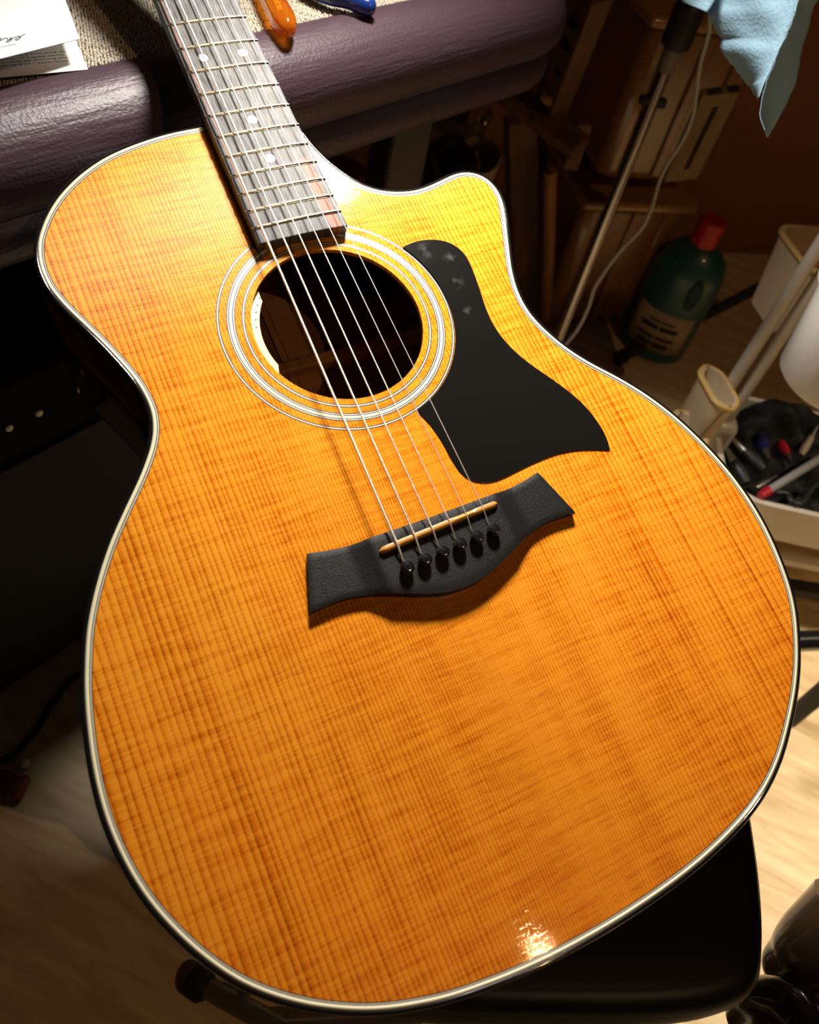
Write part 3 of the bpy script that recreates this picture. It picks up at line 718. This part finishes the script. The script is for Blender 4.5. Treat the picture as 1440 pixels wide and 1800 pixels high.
# ================================================================== LAMP POLE + CABLE + TOWEL
M_chrome = pbr('chrome_dark', (.42, .38, .36), .18, metal=1)
M_knob = pbr('knob_black', (.025, .023, .022), .45)
M_collar = pbr('collar_grey', (.20, .17, .15), .5)
pb = at(930, 726, z=0.0)
def on_vert(b, y):   # height on the vertical line over b that shows at image row y
    lo, hi = 0.0, 1.2
    for _ in range(40):
        m = (lo + hi) / 2; q = CAM_R.transposed() @ (Vector((b.x, b.y, m)) - CAM_C); yy = 900 + F * q.y / q.z
        if yy > y: lo = m
        else: hi = m
    return lo
pole = thing('lamp_stand', pb, 'slim chrome stand pole with a black clamp knob, behind the cutaway of the guitar', 'stand')
z1, z2, z3 = on_vert(pb, 118), on_vert(pb, 85), on_vert(pb, 5)
vz = lambda z: Vector((pb.x, pb.y, z))
adopt(tube('pole', [vz(.02), vz(z1)], .0085, M_chrome, n=20), pole)
adopt(tube('collar', [vz(z1 - .004), vz(z2)], .0115, M_collar, n=20), pole)
adopt(lathe('clamp_knob', [(.013, 0), (.0185, .004), (.019, (z3 - z2) * .9), (.016, z3 - z2)], vz(z2), (0, 0, 1), M_knob, None, n=24), pole)
adopt(tube('upper_pole', [vz(z3), vz(1.35)], .0085, M_chrome, n=20), pole)
zc_ = on_vert(pb, 178); adopt(box('cable_clip', vz(zc_), (.036, .012, .012), M_rub, rot=Matrix.Rotation(-.47, 3, 'Z'), bev=.003), pole)
for k in range(3):
    an = math.radians(30 + 120 * k); adopt(tube('foot', [vz(.05), Vector((pb.x + .16 * math.cos(an), pb.y + .16 * math.sin(an), .009))], .008, M_rub, n=12), pole)
cpx = [(1243, -20), (1248, 48), (1232, 110), (1225, 160), (1218, 205), (1200, 248), (1165, 305), (1146, 365), (1128, 402), (1092, 440), (1062, 480), (1044, 510), (1035, 540), (1018, 575), (996, 604), (960, 640)]
dist0 = (Vector((pb.x, pb.y, z1)) - CAM_C).length; dist1 = (vz(.02) - CAM_C).length
cpts = []
for k, (x, y) in enumerate(cpx):
    d = dist0 + (dist1 - dist0) * k / (len(cpx) - 1) * 0.8 - .015; cpts.append(at(x, y, d=d))
M_cable = pbr('white_cable', (.62, .58, .52), .45)
tag(tube('white_cable', [Vector(p) for p in smooth_path(cpts, 5)], .0025, M_cable, n=10), 'thin white cable hanging down beside the chrome stand pole', 'cable')

# towel
M_towel, N_, L_, b_ = nt('blue_towel')
b_.inputs['Base Color'].default_value = (.34, .55, .70, 1); b_.inputs['Roughness'].default_value = .8
tcn = N_.new('ShaderNodeTexCoord'); n1 = N_.new('ShaderNodeTexNoise'); n1.inputs['Scale'].default_value = 330; n1.inputs['Detail'].default_value = 4; L_.new(tcn.outputs['Object'], n1.inputs[0])
bpn = N_.new('ShaderNodeBump'); bpn.inputs['Strength'].default_value = .6; bpn.inputs['Distance'].default_value = .0015; L_.new(n1.outputs[0], bpn.inputs['Height']); L_.new(bpn.outputs[0], b_.inputs['Normal'])
td = .84
tw = thing('paper_towel', at(1330, 60, d=td), 'light blue paper towel hanging with a torn pointed corner, top right', 'paper towel')
leftE = [(1262, -70), (1254, 0), (1245, 23), (1255, 46), (1264, 62), (1270, 68), (1268, 88), (1290, 118), (1312, 147), (1318, 152), (1332, 175)]
foldL = [(1440, -90), (1405, 0), (1399, 20), (1391, 42), (1384, 58), (1378, 72), (1370, 88), (1362, 106), (1352, 128), (1342, 150), (1334, 172)]
rightE = [(1480, -80), (1437, 0), (1430, 14), (1421, 50), (1412, 80), (1403, 128), (1397, 150), (1390, 165), (1375, 197), (1361, 223), (1349, 243)]
foldR = [(1440, -90), (1405, 0), (1399, 20), (1391, 42), (1384, 58), (1378, 72), (1370, 88), (1358, 118), (1345, 150), (1336, 200), (1346, 232)]
def towel(name, A, B, dA, dB, nx_=14, wr=.002, sub=4):
    A = smooth_path([(*p, 0) for p in A], sub); B = smooth_path([(*p, 0) for p in B], sub); V, Fc = [], []
    for i in range(len(A)):
        for j in range(nx_ + 1):
            u = j / nx_; x = A[i][0] * (1 - u) + B[i][0] * u; y = A[i][1] * (1 - u) + B[i][1] * u
            if j == 0 or (name == 'folded_flap' and j == nx_): x += rng.normal(0, .7); y += rng.normal(0, .7)
            d = dA * (1 - u) + dB * u + wr * math.sin(u * math.pi) * (math.sin(x * .06 - y * .05) + .6 * math.sin(x * .11 + y * .02 + 1)) + .0
            V.append(at(x, y, d=d))
    q = nx_ + 1
    for i in range(len(A) - 1):
        for j in range(nx_): Fc.append((i * q + j, i * q + j + 1, (i + 1) * q + j + 1, (i + 1) * q + j))
    o = mesh(name, V, Fc, M_towel, None, smooth=True); fixn(o)
    s = o.modifiers.new('s', 'SOLIDIFY'); s.thickness = .0005; s.offset = 0
    return o
adopt(towel('front_sheet', leftE, foldL, td + .05, td - .012), tw)
fr_ = towel('folded_flap', foldR, rightE, td - .012, td + .075, wr=.001); adopt(fr_, tw)
fr_['label'] = 'shaded grey blue back flap of the towel'
tw2 = thing('paper_towel', at(1220, -10, d=td + .03), 'second blue paper towel edge showing over the black clamp knob', 'paper towel')
adopt(towel('sheet', [(1185, -80), (1195, -30), (1199, 0), (1204, 5)], [(1262, -80), (1260, -30), (1256, 0), (1243, 22)], td + .05, td + .03, 8), tw2)
rk = empty('tmp'); bpy.data.objects.remove(rk)

# ================================================================== BACKGROUND FURNITURE
M_oldwood = woodmat('old_wood', (.07, .026, .008), (.15, .06, .018), 30, 30, 6, .6)
M_pine = woodmat('pine', (.24, .095, .025), (.36, .15, .05), 30, 30, 6, .6)
wf = thing('wooden_easel_frame', at(960, 420, z=0), 'brown wooden frame with peg holes standing behind the guitar cutaway', 'easel')
D = 1.30
u1, u2 = at(1048, -30, d=1.12), at(962, 205, d=1.32)
adopt(bar('post', u1, u2, .050, .028, M_oldwood, hint=CAM_R.col[2], bev=.003), wf)
pw = [p for p in wf.children if p.name.startswith('post')]
for (x, y, d) in ((1000, 78, 1.176), (989, 125, 1.215), (1012, 40, 1.145)):
    c = at(x, y, d=d); adopt(lathe('peg_hole', [(.0095, -.002), (.0095, .001)], c, -CAM_R.col[2], M_hole, None, n=18), wf)
adopt(bar('rail', at(800, 92, d=1.36), at(1022, 262, d=1.26), .034, .022, M_oldwood, hint=CAM_R.col[2], bev=.003), wf)
adopt(lathe('wing_knob', [(.006, 0), (.013, .004), (.014, .012), (.008, .017)], at(965, 172, d=1.27), -CAM_R.col[2], M_pine, None, n=16), wf)
adopt(tube('brace', [Vector(p) for p in smooth_path([at(902, 205, d=1.50), at(893, 260, d=1.52), at(878, 320, d=1.56), at(862, 380, d=1.6)], 5)], [.011] * 16, M_pine, n=10), wf)
adopt(tube('brace', [Vector(p) for p in smooth_path([at(968, 300, d=1.45), at(966, 380, d=1.5), at(964, 470, d=1.58), at(960, 560, d=1.66)], 5)], [.011] * 16, M_pine, n=10), wf)
adopt(bar('post', at(1030, 215, d=1.30), at(1003, 295, d=1.36), .022, .012, M_oldwood, hint=CAM_R.col[2], bev=.003), wf)
adopt(bar('post', at(915, 205, d=1.45), at(925, 560, d=1.72), .05, .03, M_oldwood, hint=CAM_R.col[2], bev=.003), wf)

# translucent plastic storage box behind the pole
cxv = [at(985, 585, z=0), at(1132, 585, z=0)]
bd = (cxv[1] - cxv[0]).normalized(); bn = Vector((-bd.y, bd.x, 0))
if bn.dot(CAM_C - cxv[0]) > 0: bn = -bn
Rb = Matrix((bd, bn, Vector((0, 0, 1)))).transposed()
Wd = (cxv[1] - cxv[0]).length + .02
M_tub = pbr('smoky_plastic', (.24, .105, .035), .18, coat=.6, var=.35, bscale=9, bump=.15)
M_tubrim = pbr('plastic_rim', (.42, .22, .08), .12, coat=1)
mid = (cxv[0] + cxv[1]) / 2 + bd * -.03
for k, (z0, z1_, lab_) in enumerate(((0, .30, 'lower smoky brown plastic storage tub standing on the floor behind the pole'), (.31, .60, 'upper smoky brown plastic storage tub stacked on the lower one, bright rim'))):
    t_ = thing('storage_tub', mid + Vector((0, 0, z0)) + bn * .12, lab_, 'storage tub', 'stacked storage tubs')
    c = mid + bn * .12 + Vector((0, 0, (z0 + z1_) / 2))
    adopt(box('tub_body', c, (Wd, .22, z1_ - z0 - .03), M_tub, rot=Rb, bev=.02), t_)
    adopt(box('lid_rim', Vector((c.x, c.y, z1_ - .02)), (Wd + .02, .24, .018), M_tubrim, rot=Rb, bev=.007), t_)
    for s in (-.3, .0, .3): adopt(box('rib', c - bn * .112 + bd * s * Wd, (.018, .008, z1_ - z0 - .06), M_tub, rot=Rb, bev=.003), t_)
# pale slotted panel leaning at the tub side
pa, pb2, pc_, pd_ = (1262, 170), (1290, 185), (1222, 310), (1185, 300)
sl = thing('slotted_cardboard', at(1235, 240, d=1.30), 'tan cardboard panel with a long dark slot, right of the white cable', 'cardboard')
q0, q1 = at(1268, 158, d=1.26), at(1195, 312, d=1.40)
adopt(bar('panel', q0, q1, .050, .012, pbr('tan_card', (.30, .19, .09), .8), hint=CAM_R.col[2], bev=.002), sl)
qa, qb = q0, q1; q0, q1 = qa.lerp(qb, .12), qa.lerp(qb, .86)
adopt(bar('slot', q0, q1, .012, .013, pbr('slot_dark', (.03, .008, .004), .9), hint=CAM_R.col[2], bev=.003), sl)

# dark items under the bench end
M_card = pbr('dark_cardboard', (.15, .075, .030), .85, var=.2, bscale=30)
cbx = thing('cardboard_box', at(770, 300, d=1.5), 'brown cardboard box in the dark below the bench edge', 'box')
adopt(box('box_body', at(768, 235, d=1.55), (.11, .15, .15), M_card, rot=frame(Vector((.2, .3, 1)), (1, .6, 0)), bev=.002), cbx)
adopt(bar('flap', at(748, 165, d=1.46), at(822, 208, d=1.45), .03, .003, M_card, hint=CAM_R.col[2]), cbx)
bo = thing('black_speaker', at(790, 320, d=1.35), 'small rounded black speaker just above the cutaway horn', 'speaker')
Rv = frame(-CAM_R.col[2], (0.6, -.3, 1))
o = box('speaker_body', at(783, 292, d=1.33), (.075, .085, .06), pbr('soft_black', (.006, .006, .006), .5), rot=Rv, bev=.022); o.modifiers[0].segments = 6; adopt(o, bo)
bc = thing('beige_cup', at(845, 310, d=1.36), 'beige plastic cup behind the small black speaker', 'cup')
adopt(lathe('cup_body', [(.022, -.05), (.030, 0), (.033, .04), (.030, .04), (.027, 0), (.01, -.045)], at(838, 302, d=1.40), -CAM_R.col[2] + Vector((0, 0, .6)), pbr('beige', (.34, .25, .16), .5), None, n=28), bc)
wn = thing('wing_nut', at(852, 215, d=1.5), 'grey metal wing nut on the wooden frame', 'wing nut')
adopt(lathe('hub', [(.006, -.006), (.007, .006), (.004, .01)], at(852, 215, d=1.5), -CAM_R.col[2], M_chrome, None, n=14), wn)
for s in (-1, 1): adopt(tube('wing', [at(852, 215, d=1.5), at(852 + 9 * s, 208 - 6 * s, d=1.49), at(852 + 12 * s, 200 - 4 * s, d=1.48)], [.004, .006, .003], M_chrome, n=8), wn)
rd = thing('red_pouch', at(610, 310, d=1.25), 'dark red pouch below the bench, just behind the cutaway', 'pouch')
adopt(tube('pouch_body', [at(585, 285, d=1.3), at(605, 300, d=1.26), at(635, 322, d=1.24), at(655, 345, d=1.24)], [.012, .02, .022, .016], pbr('red_cloth', (.20, .006, .010), .8), n=14), rd)
bt_ = thing('brass_fitting', at(722, 328, d=1.3), 'small brass fitting glinting above the cutaway curve', 'fitting')
adopt(lathe('fitting_body', [(.005, 0), (.007, .004), (.007, .012), (.004, .016)], at(722, 332, d=1.3), (0.3, 0, 1), pbr('brass', (.6, .42, .2), .3, metal=1), None, n=14), bt_)

# detergent bottle
bb = at(1142, 610, z=0)
bot = thing('detergent_bottle', (bb.x, bb.y, 0), 'teal detergent bottle with a red cap standing on the floor', 'bottle')
M_teal = pbr('teal_plastic', (.018, .095, .10), .35, coat=.3)
def on_px_height(b, x, y):
    best = min(np.linspace(0, .5, 501), key=lambda h: abs((900 + F * (CAM_R.transposed() @ (Vector((b.x, b.y, h)) - CAM_C)).y / (CAM_R.transposed() @ (Vector((b.x, b.y, h)) - CAM_C)).z) - y)); return best
Hc = on_px_height(bb, 0, 385)
k = Hc / .29
bprof = [(.040, 0), (.052, .006), (.054, .03), (.054, .15), (.053, .185), (.046, .215), (.032, .235), (.018, .245), (.018, .25)]
vd = Vector((CAM_C.x - bb.x, CAM_C.y - bb.y, 0)).normalized(); lat = Vector((-vd.y, vd.x, 0))
adopt(lathe('bottle_body', [(r * k, h * k) for r, h in bprof], (bb.x, bb.y, 0), (0, 0, 1), M_teal, None, n=40, sx=1.25 if True else 1, sy=.95, hint=vd), bot)
adopt(lathe('cap', [(.024 * k, .243 * k), (.024 * k, .287 * k), (.021 * k, .29 * k)], (bb.x, bb.y, 0), (0, 0, 1), pbr('red_cap', (.50, .008, .012), .4), None, n=28), bot)
# grip recess handle: a dark loop inset on the right shoulder
hh = Vector((bb.x, bb.y, .165 * k)) + vd * .047 * k - lat * -.028 * k
adopt(lathe('grip_recess', [(.003 * k, .006), (.014 * k, .004), (.018 * k, -.004)], hh, vd, pbr('teal_dark', (.012, .05, .055), .6), None, n=24, sx=.8, sy=1.9), bot)
# label
lv, lfc = [], []
for i in range(13):
    a = math.radians(-52 + 104 * i / 12)
    for h in (.03 * k, .115 * k):
        lv.append(Vector((bb.x, bb.y, h)) + vd * math.cos(a) * .0535 * k * 1.0 * .97 + lat * math.sin(a) * .0555 * k * 1.25)
for i in range(12): lfc.append((2 * i, 2 * i + 2, 2 * i + 3, 2 * i + 1))
lb = mesh('label', lv, lfc, pbr('bottle_label', (.42, .30, .20), .6), None, smooth=True); sm = lb.modifiers.new('s', 'SOLIDIFY'); sm.thickness = .002; sm.offset = 0; adopt(lb, bot); lb['label'] = 'tan paper label with dark print'
x_ = Vector((0, 0, 1)).cross(vd)
for h, wd_, ht in ((.096, .040, .004), (.082, .058, .010), (.060, .058, .007), (.044, .050, .010)):   # blurred, unreadable print
    for a0_, a1_ in ((-.5, -.04), (.02, .5)):
        V = []
        for q in range(7):
            u = (a0_ + (a1_ - a0_) * q / 6) * wd_ / .0555; 
            for z_ in (h - ht / 2, h + ht / 2): V.append(Vector((bb.x, bb.y, z_ * k)) + vd * math.cos(u) * .0545 * k + lat * math.sin(u) * .0565 * k * 1.25)
        adopt(mesh('label_print', V, [(2 * q, 2 * q + 2, 2 * q + 3, 2 * q + 1) for q in range(6)], M_ink), bot)

# stand leg: black bar across the floor
sl_ = thing('stand_leg_bar', at(1085, 632, z=.01), 'thin black tripod leg of a stand crossing in front of the bottle', 'stand leg')
adopt(tube('leg', [at(1085, 632, z=.012), at(1200, 575, z=.05), at(1345, 500, z=.13)], .0105, M_rub, n=12), sl_)
adopt(lathe('rubber_tip', [(.010, 0), (.015, .003), (.015, .02), (.012, .024)], at(1083, 633, z=.012), at(1200, 575, z=.05) - at(1085, 632, z=.012), M_rub, None, n=16), sl_)

# ================================================================== TROLLEY
M_tw = pbr('trolley_white', (.62, .56, .48), .4, coat=.2)
M_cup = pbr('cup_cream', (.60, .47, .30), .5)
M_rimy = pbr('rim_yellow', (.62, .40, .12), .4)
# lower tray
zr = .25
c0 = at(1262, 838, z=zr)                  # front-left corner of the rim, behind rounding
fd = Vector((.82, -.575, 0)).normalized(); sdv = Vector((.575, .82, 0)).normalized()
tr = thing('trolley', (c0.x, c0.y, 0), 'white metal trolley with twin tube uprights at the right edge', 'trolley')
def rrect(c, fd, sd, L_, W_, r, n=6):
    out = []
    for cx, cy, a0 in ((r, r, 180), (L_ - r, r, 270), (L_ - r, W_ - r, 0), (r, W_ - r, 90)):
        for k in range(n + 1):
            a = math.radians(a0 + 90 * k / n); out.append(c + fd * (cx + r * math.cos(a)) + sd * (cy + r * math.sin(a)))
    return out
def shell(name, loop_fn, z0, z1, taper, mat, th=.004, rim=.006, floor_=True):
    V, Fc = [], []
    outer = loop_fn; n = len(outer(0)); rows = [(outer(taper), z0), (outer(0), z1), (outer(-rim), z1), (outer(-rim), z1 + .005), (outer(th), z1 + .005), (outer(th + taper), z0 + .004)]
    for lp, z in rows:
        for p in lp: V.append((p.x, p.y, z))
    for i in range(len(rows) - 1):
        for k in range(n): Fc.append((i * n + k, i * n + (k + 1) % n, (i + 1) * n + (k + 1) % n, (i + 1) * n + k))
    Fc += [tuple(range(n)), tuple((len(rows) - 1) * n + k for k in range(n))]
    o = mesh(name, V, Fc, mat, None); fixn(o); sharp(o, 40); return o
TL, TW = .42, .21
ptc = at(1275, 873, z=zr)
def tray(ins): return rrect(ptc + fd * ins + sdv * ins, fd, sdv, TL - 2 * ins, TW - 2 * ins, max(.004, .055 - ins))
adopt(shell('tray', tray, zr - .065, zr, .004, M_tw, rim=.004), tr)
adopt(bar('lower_rail', at(1350, 975, z=.09), at(1500, 1006, z=.09), .018, .018, M_tw, bev=.004), tr)
adopt(bar('lower_rail', at(1360, 1028, z=.05), at(1520, 1052, z=.05), .022, .022, M_rub, bev=.004), tr)
tA0, tA1 = at(1240, 745, z=.24), None
def vert(p, z): return Vector((p.x, p.y, z))
pA = at(1243, 742, z=.26); pB = at(1268, 752, z=.255)
adopt(tube('upright', [vert(pA, .05), vert(pA, .85)], .0085, M_tw, n=16), tr)
adopt(tube('upright', [vert(pB, .05), vert(pB, .85)], .0085, M_tw, n=16), tr)
adopt(box('corner_bracket', vert((pA + pB) / 2, .20) - sdv * .004, (.058, .036, .15), M_tw, rot=Matrix((fd, sdv, Vector((0, 0, 1)))).transposed(), bev=.01), tr)
# cups hung on the uprights
def cup(name, px_corner, dist, L_, W_, H_, label, fill=None, mat=M_cup, rimm=M_rimy, fdv=None):
    c = at(*px_corner, d=dist); f_ = fdv or fd; s_ = Vector((-f_.y, f_.x, 0)); t_ = thing(name, (c.x, c.y, c.z - H_), label, 'cup', 'storage cups on the trolley')
    def lp(ins): return rrect(c + f_ * ins + s_ * ins, f_, s_, L_ - 2 * ins, W_ - 2 * ins, max(.004, .022 - ins * .5))
    adopt(shell('cup_body', lp, c.z - H_, c.z, .010, mat, .003, .0), t_)
    rl = lp(-.001); adopt(tube('rim', [Vector((p.x, p.y, c.z + .003)) for p in rl + rl[:1]], .0032, rimm, n=8, cap=False), t_)
    if fill:
        adopt(plate('filling', [(p.x, p.y) for p in lp(.008)], c.z - .05, c.z - .03, fill), t_)
    return t_
cup('storage_cup', (1424, 484), 1.16, .11, .10, .10, 'upper cream cup with a yellow rim and orange contents on the trolley', pbr('orange_fill', (.55, .14, .02), .7, var=.5, bscale=60), fdv=Vector((.95, -.3, 0)).normalized())
cup('storage_cup', (1262, 722), 1.14, .034, .08, .08, 'middle cup with a yellow rim beside the base of the trolley uprights', None, fdv=Vector((.95, -.3, 0)).normalized())
cup('storage_cup', (1206, 792), 1.16, .036, .07, .05, 'lowest yellow rimmed cup peeking over the edge of the guitar', None, fdv=Vector((.95, -.3, 0)).normalized())
# big white bucket
bkc = at(1508, 606, d=.90)
bu = thing('white_bucket', bkc - Vector((0, 0, .1)), 'large glossy white hanging bucket cut by the right edge', 'bucket')
adopt(lathe('bucket_body', [(.020, -.055), (.045, -.052), (.053, -.044), (.060, .03), (.064, .055), (.060, .055), (.050, -.03), (.01, -.04)], bkc, (0, 0, 1), pbr('bucket_white', (.78, .74, .68), .25, coat=.5), None, n=48), bu)
adopt(lathe('rim', [(.064, .050), (.068, .051), (.068, .058), (.063, .058)], bkc, (0, 0, 1), M_tw, None, n=48), bu)
# things in the tray
M_steel = pbr('tool_steel', (.5, .48, .46), .3, metal=1)
M_grey = pbr('grey_rod', (.30, .29, .30), .4)
M_red = pbr('red_tip', (.42, .008, .02), .4); M_tb = pbr('tool_black', (.012, .012, .012), .45); M_navy = pbr('navy_grip', (.01, .012, .09), .5)
bin_ = thing('black_liner', at(1360, 780, z=.2), 'black liner heaped in the lower tray of the trolley', 'liner')
def tray2(ins): return rrect(ptc + fd * (.006 + ins) + sdv * (.006 + ins), fd, sdv, TL - .012 - 2 * ins, TW - .012 - 2 * ins, .045)
V, Fc = [], []; nu, nv_ = 40, 24
for i in range(nu + 1):
    for j in range(nv_ + 1):
        u, v = i / nu, j / nv_; p = ptc + fd * (.012 + u * (TL - .024)) + sdv * (.012 + v * (TW - .024))
        e = min(u * 8, (1 - u) * 8, v * 6, 1)
        h = zr - .05 + e * (.012 + .055 * v ** 2) + .008 * e * (math.sin(u * 23 + v * 9) + math.sin(u * 11 - v * 17 + 2) + .6 * math.sin(u * 47 + v * 31))
        V.append((p.x, p.y, h))
for i in range(nu):
    for j in range(nv_): a_ = i * (nv_ + 1) + j; Fc.append((a_, a_ + 1, a_ + nv_ + 2, a_ + nv_ + 1))
adopt(mesh('liner_sheet', V, Fc, pbr('liner_black', (.004, .004, .004), .6, spec=.2, bump=.6, bscale=60), None, smooth=True), bin_)
rod = thing('grey_rod', at(1390, 838, z=zr + .01), 'grey rod with red ends lying across the tray rim', 'rod')
r0, r1 = at(1346, 866, z=zr + .010), at(1452, 800, z=zr + .012)
adopt(tube('rod', [r0, r1], .0058, M_grey, n=12), rod)
adopt(tube('red_end', [r0 + (r0 - r1).normalized() * .012, r0 + (r1 - r0) * .04], [.005, .0075], M_red, n=12), rod)
adopt(tube('red_end', [r1 + (r0 - r1).normalized() * .02, r1 + (r1 - r0) * .04], [.005, .0075], M_red, n=12), rod)
rg = thing('black_key_ring', at(1400, 880, z=zr + .008), 'black looped plier handle hanging over the tray rim', 'pliers')
lp_ = [at(x, y, z=zr + .009) for x, y in ((1452, 838), (1425, 862), (1414, 880), (1402, 886), (1390, 880), (1384, 868), (1362, 866))]
adopt(tube('loop_handle', [Vector(p) for p in smooth_path(lp_, 5)], .0046, M_tb, n=10), rg)
def tool(name, lab_, cat, a, b, za, zb, gm, r=.007, jaw=True):
    A, B = at(*a, z=za), at(*b, z=zb); t_ = thing(name, A, lab_, cat); m_ = A.lerp(B, .62)
    adopt(tube('grip', [A, A.lerp(B, .3), m_], [r * .8, r, r * .75], gm, n=12), t_)
    adopt(tube('tip', [m_, B], [r * .6, r * .3], M_steel, n=10), t_); return t_
zt = zr - .02
tool('nut_driver', 'black gripped nut driver with a shiny tip at the left of the tray', 'tool', (1312, 850), (1278, 788), zt, zt + .012, M_tb, .010)
tool('side_cutter', 'dark side cutter with steel jaws lying behind the nut driver', 'tool', (1340, 826), (1290, 772), zt, zt + .01, M_tb, .011)
tool('navy_driver', 'screwdriver with a navy blue grip in the middle of the tray', 'tool', (1336, 768), (1352, 808), zt + .004, zt + .012, M_navy, .010)
tool('red_driver', 'screwdriver with a dark red grip near the grey rod', 'tool', (1372, 778), (1392, 812), zt + .004, zt + .012, M_red, .007)
tool('steel_file', 'small pale steel file lying near the tray rim', 'tool', (1328, 858), (1366, 836), zt + .01, zt + .014, M_steel, .005)
tool('long_file', 'long pale tool standing in the dark back of the tray', 'tool', (1408, 800), (1438, 748), zt + .01, zt + .03, pbr('bone_grip', (.35, .27, .20), .5), .006)

# black tubular frame at the right edge
tf_ = thing('black_tube_frame', at(1440, 1125, z=.2), 'black tubular crossbar leaving the frame at the right edge', 'frame')
adopt(tube('crossbar', [at(1380, 1128, z=.25), at(1560, 1120, z=.25)], .0125, pbr('gloss_black_tube', (.012, .012, .012), .2, coat=.8), n=20), tf_)
q = at(1560, 1120, z=.25); adopt(tube('leg', [q, Vector((q.x + .02, q.y, .0))], .0125, M_rub, n=16), tf_)

# dark bronze bent arms in the lower right corner
M_bz = pbr('dark_bronze', (.060, .035, .020), .22, coat=.5, var=.6, bscale=35, bump=.15)
M_bz2 = pbr('black_band', (.03, .03, .032), .18, coat=1)
ch = thing('carved_chair', at(1440, 1700, d=.75), 'dark polished chair with carved curving arms in the lower right corner', 'chair')
A1 = [at(1352, 1706, d=.76), at(1372, 1700, d=.755), at(1400, 1690, d=.75), (at(1440, 1665, d=.74)), at(1500, 1620, d=.73)]
adopt(tube('arm', [Vector(p) for p in smooth_path(A1, 6)], list(np.interp(np.arange(25), [0, 4, 10, 17, 24], [.008, .015, .022, .029, .034])), M_bz, n=20), ch)
A2 = [at(1320, 1765, d=.74), at(1345, 1758, d=.73), at(1385, 1768, d=.72), at(1415, 1800, d=.715), at(1432, 1850, d=.71)]
adopt(tube('scroll', [Vector(p) for p in smooth_path(A2, 6)], list(np.interp(np.arange(25), [0, 5, 12, 24], [.012, .016, .018, .020])), M_bz2, n=20), ch)
A3 = [at(1300, 1800, d=.75), at(1335, 1790, d=.74), at(1360, 1815, d=.73), at(1370, 1860, d=.72)]
adopt(tube('scroll', [Vector(p) for p in smooth_path(A3, 6)], list(np.interp(np.arange(19), [0, 5, 12, 18], [.014, .020, .022, .024])), M_bz, n=20), ch)
A4 = [at(1395, 1752, d=.75), at(1430, 1770, d=.74), at(1460, 1810, d=.73)]
adopt(tube('scroll', [Vector(p) for p in smooth_path(A4, 6)], .014, M_bz, n=20), ch)
